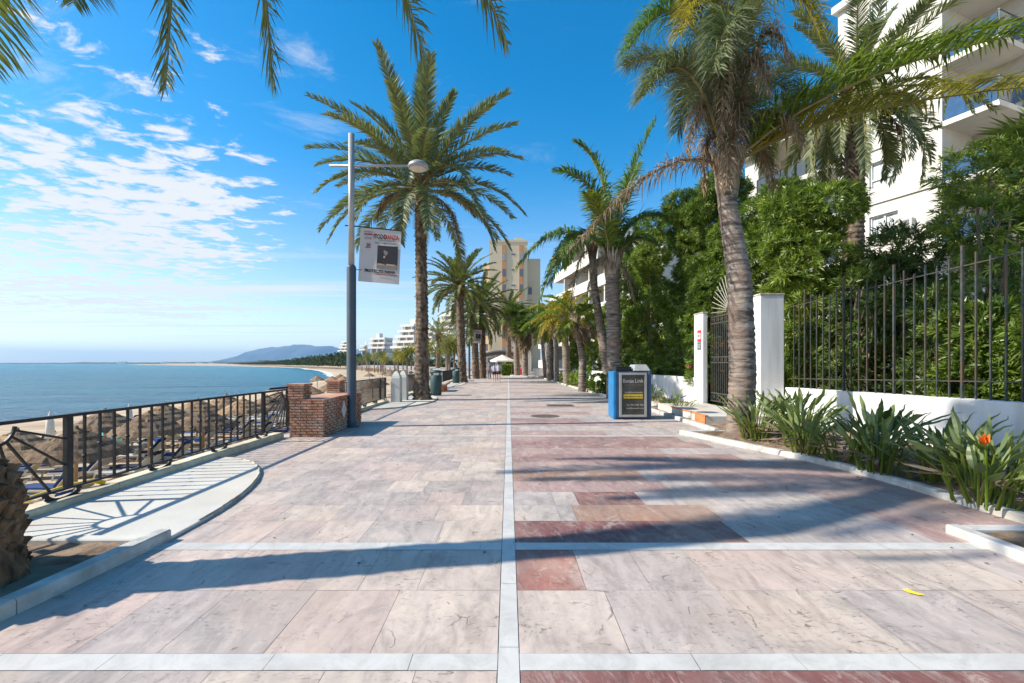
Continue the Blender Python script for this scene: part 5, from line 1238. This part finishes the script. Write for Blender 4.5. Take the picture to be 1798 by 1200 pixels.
# ------------------------------------------------------------------ white hotel with terraces in the middle distance
o = thing('terrace_hotel', 'white hotel with long stepped terraces and orange-edged roof', 'building', (0, 0, 0))
Cn = Vector((13.6, 30, 0)); U = Vector((-.215, 1, 0)).normalized(); Nn = Vector((-U.y, U.x, 0))
if Nn.x > 0: Nn = -Nn
ends = {0: 42, 1: 42, 2: 42, 3: 36, 4: 34, 5: 33}
for k in range(5):
    z = 1.2+2.95*k; e = ends[k]; s0 = 9.5 if k < 4 else 19
    mb = MB(); fb(mb, s0, e-.5, -9, -1.9, z-.02, z+2.9); mb.build('wall', 'bld_white', o)
    mb = MB(); fb(mb, s0, e, -1.899, 0, z-.3, z-.04); mb.build('terrace_slab', 'soffit', o)
    mb = MB(); fb(mb, s0, e, 0.001, .14, z-.32, z+.85); mb.build('parapet', 'bld_white', o)
    s = s0+1.2
    while s < e-3:
        mb = MB(); fb(mb, s, s+2.2, -1.898, -1.83, z, z+2.25); d_ = mb.build('terrace_door', 'glass_dark', o); mb = MB(); fb(mb, s+1.05, s+1.15, -1.828, -1.8, z, z+2.25); mb.build('door_frame', 'white_paint', d_); s += 4.2
    s = s0+3.8
    while s < e-2: mb = MB(); fb(mb, s, s+.2, -1.828, -.02, z, z+2.6); mb.build('party_wall', 'bld_white', o); s += 4.2
mb = MB(); fb(mb, 19, 34, -9.5, .4, 15.62, 15.95); rf = mb.build('roof', 'bld_white', o)
mb = MB(); fb(mb, 19, 34, .402, .5, 15.95-.5, 16.25); mb.build('roof_edge', 'tower_orange', rf)
mb = MB(); fb(mb, 9.5, 19, -9.5, -1.8, 12.72, 13.1); mb.build('lower_roof', 'bld_white', o)
for s in (24,): mb = MB(); fb(mb, s, s+2.5, -7, -4, 15.96, 18); mb.build('roof_hut', 'bld_white', o)
# ------------------------------------------------------------------ beige tower
o = thing('apartment_tower', 'tall beige tower block with orange vertical window bands', 'building', (0, 85, 0))
x0, x1 = -3.6, 3.5; ztop = 24.2
mb = MB(); mb.box(x0, x1, 85, 100, -.2, ztop); mb.box(-5.0, x0, 88, 100, -.2, 21); mb.box(x1, 6.2, 89, 102, -.2, 22); mb.build('wall', 'tower_cream', o)
mb = MB(); mb.box(x0-.1, x1+.1, 84.9, 100.1, ztop+.002, ztop+.35); mb.box(1.2, 2.6, 88, 92, ztop+.36, ztop+1.6); mb.build('roof', 'tower_cream', o)
for cx in (-.85, 2.35):
    mb = MB(); mb.box(cx-.38, cx+.38, 84.86, 84.998, 2.5, ztop-.6); bd = mb.build('window_band', 'tower_orange', o)
    for k in range(7):
        z = 3.3+k*2.9; MB().box(cx-.33, cx+.33, 84.83, 84.858, z, z+1.35).build('window', 'tower_dark' if k % 3 else 'glass_pale', bd)
for k in range(7):
    z = 3.8+k*2.9; MB().box(.55, 1.25, 84.95, 84.997, z+.6, z+.85).build('vent_slit', 'tower_dark', o)
for cx in (-3.0, -2.3, -1.75, -1.35):
    f = MB(); f.box(cx-.17, cx+.17, 84.95, 84.997, 2.3, 3.6); f.build('window', 'tower_dark', o)
for k in range(0, 6, 2):
    for cx in (4.2,): MB().box(cx-.35, cx+.35, 88.95, 88.997, 3+k*3, 4.4+k*3).build('window', 'tower_dark', o)
for k in range(6): MB().box(-4.6, -4.0, 87.95, 87.997, 4+k*2.9, 5.3+k*2.9).build('window', 'tower_dark', o)
# ------------------------------------------------------------------ cafe at the end of the promenade
o = thing('cafe_terrace', 'cafe pavilion with dark awning below the beige tower', 'cafe', (-1, 68, 0))
MB().box(-4.2, 1.3, 70, 74, 0, 3.0).build('back_wall', 'soffit', o)
mb = MB(); n = 12; vs = []
for i in range(n+1):
    x = -3.4+i*4.6/n; z = 2.95+.35*math.sin(i/n*math.pi); vs += [(x, 66, z), (x, 70, z+.3), (x, 66, z-.45)]
mb.add(vs, [f for i in range(n) for f in ((3*i, 3*i+3, 3*i+4, 3*i+1), (3*i+2, 3*i+5, 3*i+3, 3*i))]); mb.build('awning', 'awning_grey', o)
for x in (-3.3, -1.9, -.4, 1.0): MB().box(x-.06, x+.06, 66.05, 66.17, 0, 2.95).build('post', 'offwhite', o)
for x in (-2.8, -1.3, .2): MB().box(x-.4, x+.4, 69.93, 69.997, .2, 2.4).build('doorway', 'tower_dark', o)
o = thing('parasol', 'wide white canvas parasol in front of the cafe', 'parasol', (-.85, 62, 0))
MB().tube([(-.85,62,0),(-.85,62,2.75)], .03, 8).build('pole', 'wood', o)
mb = MB(); c = (-.85, 62, 2.75); k = 8; vs = [c]+[(c[0]+1.9*math.cos(i*math.pi/4+.39), c[1]+1.9*math.sin(i*math.pi/4+.39), 1.95) for i in range(k)]; vs += [(v[0], v[1], v[2]-.18) for v in vs[1:]]
mb.add(vs, [(0, 1+i, 1+(i+1) % k) for i in range(k)]+[(1+i, 9+i, 9+(i+1) % k, 1+(i+1) % k) for i in range(k)]); mb.build('canopy', 'canvas', o)
def hedgebox(x0, x1, y0, y1, h, label, seed, n=500, mat='oleander_far'):
    rng = np.random.default_rng(seed); o = thing('clipped_hedge', label, 'hedge', ((x0+x1)/2, y0, 0))
    p = np.stack([rng.uniform(x0, x1, n), rng.uniform(y0, y1, n), rng.uniform(.1, h, n)], 1); s = rng.integers(0, 3, n)
    p[s == 0, 1] = y0; p[s == 1, 2] = h; d = np.zeros((n, 3)); d[s == 0, 1] = -1; d[s == 1, 2] = 1; d[s == 2, 0] = 1; d += rng.normal(0, .4, (n, 3))
    mb = MB(); sprigs(mb, p, d, rng, 8, .22, .08); mb.build('foliage', mat, o); MB().box(x0+.05, x1-.05, y0+.05, y1-.05, 0, h-.06).build('core', 'hedge_core', o)
hedgebox(-.9, .35, 58.5, 60.5, 1.35, 'square clipped hedge under the white cafe parasol', 5)
hedgebox(.5, 1.6, 60.5, 62.5, 1.3, 'grey-green hedge beside the fan palm at the bend', 6, 400, 'strelitzia_leaf')
structure(MB().prism([(.3,51.5),(2.6,50.5),(3.4,53),(2.4,57),(.2,58)], -.001, .12).build('kerb_island', 'kerb_grey'))
for i, (x, y) in enumerate(((1.55,57.6),(1.95,57.2))):
    o = thing('flower_pot', ['red-flowered pot between the two fan palms', 'second red-flowered pot beside the shorter fan palm'][i], 'pot', (x, y, 0)); MB().lathe([(.16,0),(.24,.45),(.21,.45)], (x, y, .12), 12).build('pot', 'red_cloth', o)
    mb = MB(); rg = np.random.default_rng(i); sprigs(mb, np.array([x, y, .75])+rg.normal(0, .15, (40, 3)), rg.normal(0, 1, (40, 3)), rg, 8, .15, .06); mb.build('flowers', 'pink', o)
# arched gateway and white walls beyond the right row
o = thing('arched_gateway', 'white gateway with a rounded arch beyond the far palms', 'gateway', (3.6, 60, 0))
mb = MB()
mb.box(2.3, 2.9, 58, 62, 0, 3.2); mb.box(4.7, 5.2, 57, 61, 0, 3.2); mb.build('pier', 'bld_white', o)
mb = MB(); vs = []; n = 12
for i in range(n+1):
    t = math.pi*i/n; vs += [(3.8-.9*math.cos(t), 58.2, 3.2+1.0*math.sin(t)), (3.8-.9*math.cos(t), 60.8, 3.2+1.0*math.sin(t)), (3.8-1.5*math.cos(t), 58.2, 3.2+1.8*math.sin(t)), (3.8-1.5*math.cos(t), 60.8, 3.2+1.8*math.sin(t))]
mb.add(vs, [f for i in range(n) for f in ((4*i, 4*i+4, 4*i+5, 4*i+1), (4*i+2, 4*i+3, 4*i+7, 4*i+6), (4*i, 4*i+2, 4*i+6, 4*i+4))]); mb.build('arch', 'bld_white', o)
tag(MB().box(3.0, 4.6, 55.6, 55.85, 0, .95).build('white_wall', 'white_wall'), 'short low white wall in front of the arched gateway', 'wall')
tag(MB().box(4.5, 5.0, 46.5, 47, 0, 2.0).build('white_pillar', 'white_wall'), 'white wall pillar where the low garden wall ends', 'pillar')
# ------------------------------------------------------------------ far white hotels over the bay
def terrace_block(label, x0, x1, Y, z0, n, fh, step, seed, dome=0):
    o = thing('seaside_hotel', label, 'building', ((x0+x1)/2, Y, 0), 'white terraced hotels over the bay')
    W = x1-x0
    for k in range(n):
        z = z0+k*fh; a = x0+step*k; 
        MB().box(a+fh*.25, x1, Y+fh*.6, Y+W*.5, z, z+fh).build('storey', 'glass_pale' if k % 1 else 'soffit', o)  # storeys toned down: shade between the white bands put into their colour
        MB().box(a, x1+.2, Y, Y+W*.5+.1, z+fh*.98, z+fh*1.42).build('terrace_band', 'bld_white', o)
        s = a+fh
        while s < x1: MB().box(s, s+fh*.12, Y+.1, Y+fh*.6, z, z+fh*.97).build('party_wall', 'bld_white', o); s += fh*1.7
        s = a+fh*.7
        while s < x1-fh: MB().box(s, s+fh*.5, Y+fh*.6-.06, Y+fh*.6-.003, z+fh*.05, z+fh*.75).build('window', 'tower_dark', o); s += fh*1.7
    o.rotation_euler = (0, 0, -.5)
    z = z0+n*fh+fh*.42; MB().box(x0+step*n+W*.25, x0+step*n+W*.45, Y+2, Y+W*.3, z, z+fh).build('roof_hut', 'bld_white', o)
    return o
q = lambda px, Y: (px-CX)/F*Y
terrace_block('largest white terraced hotel just left of the tall palm trunk', q(678, 300), q(732, 300), 300, 8.0, 5, 3.5, 2.2, 1)
terrace_block('white hotel seen between the tall palm and the next palm', q(748, 290), q(800, 290), 290, 8, 6, 3.9, 1.5, 2)
terrace_block('long white hotel right of the tall palm behind beach palms', q(735, 340), q(760, 340), 340, 6, 6, 3.6, 1, 5)
terrace_block('middle white hotel, smaller, next along the bay', q(640, 420), q(680, 420), 420, 11, 3, 4.1, 1.2, 3)
terrace_block('low white annex at the seaward foot of the middle hotel', q(628, 430), q(642, 430), 430, 10, 2, 3.6, 2.0, 6)
terrace_block('smallest white hotel beside the lamp post on the wooded point', q(588, 640), q(618, 640), 640, 14, 4, 4.2, 2.4, 4)
# ------------------------------------------------------------------ far beach palms
rng = np.random.default_rng(77)
def far_palm_mesh(seed, leaf):
    rng = np.random.default_rng(seed); mb = MB(); c = (0, 0, 8.5)
    for i in range(30):
        u = i/30; az = i*2.4; f = curve3(c, az, 1.3-1.7*u, 3.4*rng.uniform(.85, 1.1), .5+.9*u); frond(mb, *f, rng, n=16, ll=.55, lw=.16, vee=.4, droop=.3, rach=.05)
    t = MB(); t.tube([(0, 0, -.3), (.1, 0, 4), (0, 0, 8.6)], [.3, .24, .26], 7)
    return mb, t
def ground_z(x, y):
    return -2.8
protos = []
for k, lf in enumerate(('date_leaf', 'fan_leaf', 'gold_leaf')):
    c, t = far_palm_mesh(200+k, lf); protos.append((c, t, lf))
meshes = {}
rr = random.Random(5); n = 0; spots = []
for i in range(46):
    f = i/45; Y = 130+f*f*330; px = 742-(742-600)*f**.75+rr.uniform(-6, 6); spots.append((q(px, Y), Y+rr.uniform(-6, 6), rr.uniform(.62, .9)))
for i in range(10): Y = rr.uniform(90, 140); spots.append((q(rr.uniform(752, 800), Y), Y, rr.uniform(.75, 1)))
for i, (x, y, s) in enumerate(spots):
    k = i % 3 if y < 260 else i % 2
    o = thing('beach_palm', 'slim palm in the dense row behind the distant beach', 'palm tree', (x, y, -2.6), 'palms in the row behind the distant beach', 0)
    o.scale = (s, s, s); o.rotation_euler = (0, 0, rr.uniform(0, 6.28)); o.location = (x, y, -2.6)
    if k not in meshes:
        c, t, lf = protos[k]; a = c.build('crown', [lf, 'rachis'], o, org=(0,0,0)); b_ = t.build('trunk', 'trunk_queen', o, org=(0,0,0)); meshes[k] = (a.data, b_.data)
    else:
        for me, nm in zip(meshes[k], ('crown', 'trunk')): c = bpy.data.objects.new(nm, me); C.objects.link(c); c.parent = o
# woods on the point
mb = MB(); rg = np.random.default_rng(31); pts = []; N = 9000
t = rg.random(N)
Yv = 330+t**1.2*900; pxv = 612-t**.55*205+rg.normal(0, 5, N); hv = 2.0+rg.random(N)**1.4*(8.5*(1-t)**2+1.6)
x = (pxv-CX)/F*Yv; 
ok = np.ones(N, bool); P3 = np.stack([x, Yv+rg.uniform(0, 60, N), -2+hv], 1)
sprigs(mb, P3, rg.normal(0, 1, (N, 3))+[0, 0, .8], rg, 9, 1.6, .8, stem=1.2); wd = mb.build('woodland', 'pine_leaf'); wd['kind'] = 'stuff'
mb = MB(); N = 1600; Yv = rg.uniform(150, 420, N); pxv = 742-(Yv-150)/270*130+rg.normal(0, 6, N)+8; P3 = np.stack([(pxv-CX)/F*Yv+6, Yv+15, -2+rg.random(N)*5.0], 1)
sprigs(mb, P3, rg.normal(0, 1, (N, 3))+[0, 0, .8], rg, 8, 1.7, .9, stem=.8); wd = mb.build('seafront_greenery', 'pine_leaf'); wd['kind'] = 'stuff'
# seafront terraces and white canopies behind the far beach
for i in range(16):
    Y = 105+i*13; px = 738-i*7.5+rr.uniform(-4, 4); x = q(px, Y); wv = rr.uniform(3, 6)
    o = thing('beach_pavilion', 'small white pavilion at the back of the distant beach', 'pavilion', (x, Y, -2.8), 'white pavilions at the back of the distant beach')
    MB().box(x-wv/2, x+wv/2, Y, Y+3, -.4, -.2).build('roof', 'bld_white', o)
    for a in (-1, 1): MB().box(x+a*wv*.45-.09, x+a*wv*.45+.09, Y+.1, Y+.3, -2.9, -.402).build('post', 'bld_white', o)
    MB().box(x-wv*.4, x+wv*.4, Y+2.2, Y+2.8, -2.9, -1.3).build('counter', rr.choice(['offwhite', 'wood', 'soffit']), o)
for i in range(9):
    px = rr.uniform(205, 500); Y = rr.uniform(3800, 4050); x = q(px, Y); s = rr.uniform(14, 40)
    o = thing('shore_house', 'tiny pale building on the far shore across the water', 'building', (x, Y, 0), 'pale buildings on the far shore')
    MB().box(x-s, x+s, Y, Y+20, -3, rr.uniform(5, 11)).build('wall', 'bld_white', o); MB().box(x-s*.6, x+s*.6, Y+3, Y+18, 5, 14).build('upper_storey', 'soffit', o)
# ------------------------------------------------------------------ thatched parasols
BZ = -2.95
def bz(x): return -3.0-.3*min(1, max(0, (-5-x)/38))
rt = np.random.default_rng(12)
def thatch(mb, R, H, rng, layers=4):
    for l in range(layers):
        r0, r1 = R*(l/layers)*.95, R*((l+1)/layers)*1.04; z0 = H*(1-(l/layers)**1.15)+.03; z1 = H*(1-((l+1)/layers)**1.15)-.05; seg = 40; vs = []
        for j in range(seg):
            a = 2*math.pi*j/seg; w = 1+rng.uniform(-.05, .05)
            vs += [(r0*math.cos(a), r0*math.sin(a), z0), ((r0+r1)/2*w*math.cos(a), (r0+r1)/2*w*math.sin(a), (z0+z1)/2+.03), (r1*w*math.cos(a), r1*w*math.sin(a), z1+rng.uniform(-.11, .03)), (r1*.93*math.cos(a), r1*.93*math.sin(a), z1-.03)]
        fs = []
        for j in range(seg):
            k = 4*j; k2 = 4*((j+1) % seg); fs += [(k, k2, k2+1, k+1), (k+1, k2+1, k2+2, k+2), (k+2, k2+2, k2+3, k+3)]
        mb.add(vs, fs)
    mb.tube([(0, 0, H-.1), (0, 0, H+.1)], [.1, .03], 8)
protoT = thing('thatched_parasol', 'x', 'parasol', (0, 0, 0), 'thatched parasols on the beach')
mb = MB(); thatch(mb, 1.32, .74, rt); th = mb.build('thatch_roof', 'thatch', protoT, org=(0,0,0)); th.location = (0, 0, 1.85)
MB().tube([(0,0,-.2),(0,0,2.6)], .055, 8).build('pole', 'wood', protoT, org=(0,0,0))
tl = [(132,748,'broad thatched parasol closest to the railing, at the left'),(184,716,'thatched parasol over the turquoise windbreak'),(262,721,'tan thatched parasol filling the middle of the near railing'),(288,706,'greyish thatched parasol behind the tan middle one'),(356,715,'thatched parasol with sharp cone right of the railing middle'),
      (345,698,'thatched parasol half hidden behind the sharp coned one'),(428,697,'pale thatched parasol near the right railing sunburst'),(470,693,'thatched parasol behind the railing sunburst beside the brick pillar'),(486,686,'small thatched parasol just above the brick pillar rail'),(396,690,'distant thatched parasol by the water, mid railing'),
      (20,752,'thatched parasol behind the rough palm trunk'),(545,676,'thatched parasol seen between the brick pillars'),(575,672,'thatched parasol beyond the brick pillars'),(655,668,'thatched parasol behind the dense railing'),(700,662,'thatched parasol behind the white posts')]
first = True; UM = []
for px, py, lb in tl:
    Y = 2.0*F/(py-HY); x = q(px, Y)
    o = protoT if first else copytree(protoT); first = False
    o.location = (x, Y, bz(x)+.0); o.rotation_euler = (rt.uniform(-.04, .04), rt.uniform(-.05, .05), rt.uniform(0, 6)); o['label'] = lb; UM.append((x, Y))
# ------------------------------------------------------------------ loungers
def lounger_proto(kind, mat, frame):
    o = thing('sun_lounger', 'x', 'sun lounger', (0,0,0), 'sun loungers on the beach')
    fr = MB()
    for s in (-.3, .3): fr.box(-.95, .95, s-.035, s+.035, .27, .34)
    for i in range(9): fr.box(-.9+i*.15, -.9+i*.15+.1, -.264, .264, .3, .325)
    f = fr.build('frame', frame, o, org=(0,0,0))
    for a in (-.8, .6):
        for s in (-.3, .3): MB().bar((a, s, 0), (a+.08, s, .268), .05, .05).build('leg', frame, o, org=(0,0,0))
    br = MB(); br.obox((.45, -.3, .345), (.42, 0, .5), (0, .6, 0), (-.03, 0, .03)); br.build('backrest', frame, o, org=(0,0,0))
    if mat:
        MB().box(-.93, .4, -.29, .29, .342, .43).build('cushion', mat, o, org=(0,0,0), bevel=.03)
        MB().obox((.4, -.29, .4), (.44, 0, .55), (0, .58, 0), (-.07, 0, .06)).build('back_cushion', mat, o, org=(0,0,0), bevel=.02)
    elif kind == 'roll':
        MB().tube([(.1, -.3, .44), (.1, .3, .44)], .1, 10).build('rolled_cushion', 'blue_cloth', o, org=(0,0,0))
    return o
prot = [(lounger_proto('a', 'navy', 'lounger_frame'), 'navy-cushioned'), (lounger_proto('b', None, 'lounger_white'), 'bare white'), (lounger_proto('c', 'blue_cloth', 'lounger_white'), 'bright blue-cushioned'), (lounger_proto('roll', None, 'lounger_frame'), 'tan blue-rolled'), (lounger_proto('e', 'dark_navy', 'lounger_white'), 'blackish-cushioned')]
used = [False]*5; rl = random.Random(21); row = 0
Yr = 9.2
while Yr < 56 and row < 22:
    xs = -6.6-rl.uniform(0, 1.0); j = 0
    lim = -27 if Yr < 30 else -30
    while xs > lim and j < 14:
        px = CX+F*xs/Yr
        if px > -60:
            k = rl.choice([0, 0, 1, 1, 1, 2, 3, 3, 4]); p, wd_ = prot[k]
            if used[k]: o = copytree(p)
            else: o = p; used[k] = True
            o.location = (xs, Yr+rl.uniform(-.3, .3), bz(xs)+.0); o.rotation_euler = (0, 0, rl.uniform(-.2, .2)+ .12)
            o['label'] = f'{wd_} sun lounger, {ORD[j]} out from the sea wall in the {ORD[row]} beach row away'
        xs -= rl.uniform(1.95, 2.35); j += 1
    Yr += .95 if row % 2 == 0 else rl.uniform(1.1, 1.6)+Yr*.05; row += 1
for k in range(5):
    if not used[k]:
        for c in list(prot[k][0].children): bpy.data.objects.remove(c)
        bpy.data.objects.remove(prot[k][0])
# closed canvas umbrellas, windbreak, posts
def closed_umb(px, py, Y, lb):
    x = q(px, Y); z1 = EYE+(HY-py)/F*Y; zb_ = bz(x); o = thing('closed_umbrella', lb, 'umbrella', (x, Y, zb_), 'closed canvas umbrellas on the beach')
    MB().tube([(x, Y, zb_-.1), (x, Y, z1-.1)], .025, 6).build('pole', 'wood', o); MB().lathe([(.05, 0), (.2, .12), (.16, .9), (.05, 1.35), (.01, 1.45)], (x, Y, z1-1.45), 10).build('folded_canopy', 'canvas', o, smooth=True)
closed_umb(88, 722, 24, 'cream closed umbrella near the rail post at the left'); closed_umb(227, 709, 28, 'cream closed umbrella above the turquoise windbreak')
x, Y = q(182, 24.5), 24.5; o = thing('windbreak', 'turquoise cloth windbreak between the thatched parasols', 'windbreak', (x, Y, bz(x)))
mb = MB(); n = 8; vs = []
for i in range(n+1): u = i/n; vs += [(x-.9+1.9*u, Y+.12*math.sin(u*9), bz(x)+.05+.1*u), (x-.9+1.9*u, Y+.05+.12*math.sin(u*9), bz(x)+1.6+.2*math.sin(u*3))]
mb.add(vs, [(2*i, 2*i+2, 2*i+3, 2*i+1) for i in range(n)]); mb.build('cloth', 'turquoise', o)
for a in (-.9, 1.0): MB().tube([(x+a, Y, bz(x)-.1), (x+a, Y, bz(x)+1.85)], .03, 6).build('stake', 'wood', o)
for i, (px, py, Y, m) in enumerate(((452,733,25,'red_cloth'),(440,742,23,'red_cloth'),(472,728,27,'red_cloth'),(345,765,20.5,'blue_cloth'))):
    x = q(px, Y); z = bz(x)+.44; mb = MB(); vs = []
    for a in range(6):
        for b in range(4): vs.append((x-.5+a*.2, Y-.25+b*.17, z+.03*math.sin(a*2+b)+(.18 if a > 3 else 0)))
    mb.add(vs, [(a*4+b, a*4+4+b, a*4+5+b, a*4+1+b) for a in range(5) for b in range(3)]); tag(mb.build('beach_towel', m), ['red towel draped on a lounger behind the right sunburst', 'red towel nearer the railing, left of the sunburst', 'red towel farther out near the brick pillar', 'blue towel under the sharp coned thatched parasol'][i], 'towel')
# far beach furniture: rows of pale loungers and parasols
rf = random.Random(8)
for i in range(44):
    Y = rf.uniform(62, 150); x = -9-rf.uniform(0, 1)*(26)-max(0, (Y-80)*.2); px = CX+F*x/Y
    if rf.random() < .35:
        o = copytree(protoT); o.location = (x, Y, bz(x)-.05); o.rotation_euler = (0, 0, rf.random()*6); o['label'] = 'small thatched parasol on the distant stretch of beach'; o['group'] = 'thatched parasols on the distant beach'
    else:
        o = copytree(prot[1][0] if used[1] else prot[0][0]); o.location = (x, Y, bz(x)); o.rotation_euler = (0, 0, rf.uniform(-.3, .3)); o['label'] = 'pale lounger on the distant stretch of beach'; o['group'] = 'loungers on the distant beach'
# ------------------------------------------------------------------ people walking
def person(x, y, h, heading, label, shirt, legs, seed, stride=.3, bare=True):
    rng = random.Random(seed); o = thing('person', label, 'person', (x, y, 0), 'people walking on the promenade', heading); s = h/1.75
    V = [(0,0,.93),(0,0,1.12),(0,0,1.36),(0,0,1.5),(0,.02,1.6),(0,.015,1.7),
         (.1,0,.88),(.11,stride*.5,.5),(.11,stride*.45-.06,.08),(.12,stride*.45+.08,.035),
         (-.1,0,.88),(-.11,-stride*.25,.5),(-.11,-stride*.75,.13),(-.12,-stride*.75+.1,.06),
         (.19,0,1.42),(.24,-.06,1.15),(.24,.08,.92),(.24,.13,.84),(-.19,0,1.42),(-.24,.06,1.15),(-.23,.16,.95),(-.23,.2,.87)]
    E = [(0,1),(1,2),(2,3),(3,4),(4,5),(0,6),(6,7),(7,8),(8,9),(0,10),(10,11),(11,12),(12,13),(2,14),(14,15),(15,16),(16,17),(2,18),(18,19),(19,20),(20,21)]
    R = [.14,.125,.15,.055,.085,.08,.095,.06,.04,.035,.095,.06,.04,.035,.055,.042,.033,.03,.055,.042,.033,.03]
    me = bpy.data.meshes.new('body'); me.from_pydata([tuple(c*s for c in v) for v in V], E, []); b = bpy.data.objects.new('body', me); C.objects.link(b)
    b.modifiers.new('skin', 'SKIN'); 
    for i, sv in enumerate(me.skin_vertices[0].data): sv.radius = (R[i]*s, R[i]*s*(.72 if i < 3 else 1)); sv.use_root = i == 0
    sd = b.modifiers.new('sub', 'SUBSURF'); sd.levels = 1; sd.render_levels = 1
    dg = bpy.context.evaluated_depsgraph_get(); m2 = bpy.data.meshes.new_from_object(b.evaluated_get(dg)); bpy.data.objects.remove(b)
    m2.materials.clear(); m2.materials.append(M['skin']); b = bpy.data.objects.new('body', m2); C.objects.link(b); b.parent = o
    def cloth(nm, rings, mat, seg=14):
        mb = MB(); vs = []
        for cx, cy, cz, rx, ry in rings:
            for j in range(seg): a = 2*math.pi*j/seg; vs.append(((cx+rx*math.cos(a))*s, (cy+ry*math.sin(a))*s, cz*s))
        mb.add(vs, [(i*seg+j, i*seg+(j+1) % seg, (i+1)*seg+(j+1) % seg, (i+1)*seg+j) for i in range(len(rings)-1) for j in range(seg)]); mb.build(nm, mat, o, smooth=True, org=(0,0,0))
    cloth('shirt', [(0,0,.92,.18,.145),(0,0,1.1,.17,.135),(0,0,1.3,.2,.14),(0,0,1.42,.2,.12),(0,0,1.5,.09,.09)], shirt)
    for sx, yy, bb in ((.19, 0, .16), (-.19, 0, .16)): cloth('sleeve', [(sx*.9,0,1.45,.075,.08),(sx*1.15,-.03 if sx > 0 else .03,1.25,.075,.075)], shirt, 10)
    cloth('shorts', [(0,0,1.0,.175,.14),(0,0,.86,.19,.15)], legs)
    lo = .55 if bare else .12
    for sx, sy in ((.105, stride*.5), (-.105, -stride*.3)): 
        k = (.9-lo)/.4; cloth('trouser_leg', [(sx,0,.9,.105,.115),(sx,sy*.55,.68,.1,.105)]+([] if bare else [(sx,sy,.45,.08,.085),(sx,sy*1.1,.12,.07,.075)]), legs, 10)
    mb = MB(); blob(mb, (0, -.01*s, 1.7*s), .115*s, (.92, 1.05, 1.1)); mb.build('hair', 'hair', o, smooth=True, org=(0,0,0))
    if seed % 2: mb = MB(); mb.tube([(0,-.1*s,1.72*s),(0,-.16*s,1.6*s),(0,-.14*s,1.45*s)], [.05*s,.04*s,.015*s], 8); mb.build('ponytail', 'hair', o, smooth=True, org=(0,0,0))
    for sx, sy, sz in ((.115, stride*.45+.02, .04), (-.115, -stride*.75+.03, .07)): mb = MB(); blob(mb, (sx*s, sy*s, sz*s), .06*s, (.8, 2.0, .75)); mb.build('shoe', 'offwhite', o, smooth=True, org=(0,0,0))
person(q(868, 39.5), 39.5, 1.6, .1, 'walker with dark backpack and shorts, arm in arm distance of companion', 'shirt_pale', 'shorts_dark', 1)
person(q(875.5, 38.8), 38.8, 1.66, -.05, 'walker in pale top and dark shorts at the path centre', 'shirt_pale', 'shorts_dark', 3, -.3)
person(q(859, 46), 46, 1.8, 3.0, 'standing person in dark grey clothes nearer the palm trunks', 'shirt_grey', 'shirt_grey', 4, .1, False)

# small litter blown along the kerbs
lit = MB(); rgl = np.random.default_rng(19)
for i in range(150):
    if i % 3: yy = rgl.uniform(2.6, 14); x = float(np.interp(yy, [2.5, 4.3, 4.5, 5.8, 6.85, 8.4, 10.3, 14], [4.1, 4.1, 5.1, 5.05, 4.95, 4.45, 3.85, 4.6]))-abs(rgl.normal(0, .35))
    else: yy = rgl.uniform(2.4, 14); x = rgl.uniform(-3, 4)
    a = rgl.uniform(0, 6.3); L = rgl.uniform(.012, .05); ww = rgl.uniform(.15, .4); dx, dy = math.cos(a)*L, math.sin(a)*L
    lit.add([(x, yy, .004), (x+dx*.5-dy*ww, yy+dy*.5+dx*ww, .012), (x+dx, yy+dy, .005), (x+dx*.5+dy*ww, yy+dy*.5-dx*ww, .006)], [(0,1,2,3)], 0, rgl.random())
o = lit.build('paving_litter', 'dead_leaf'); o['kind'] = 'stuff'
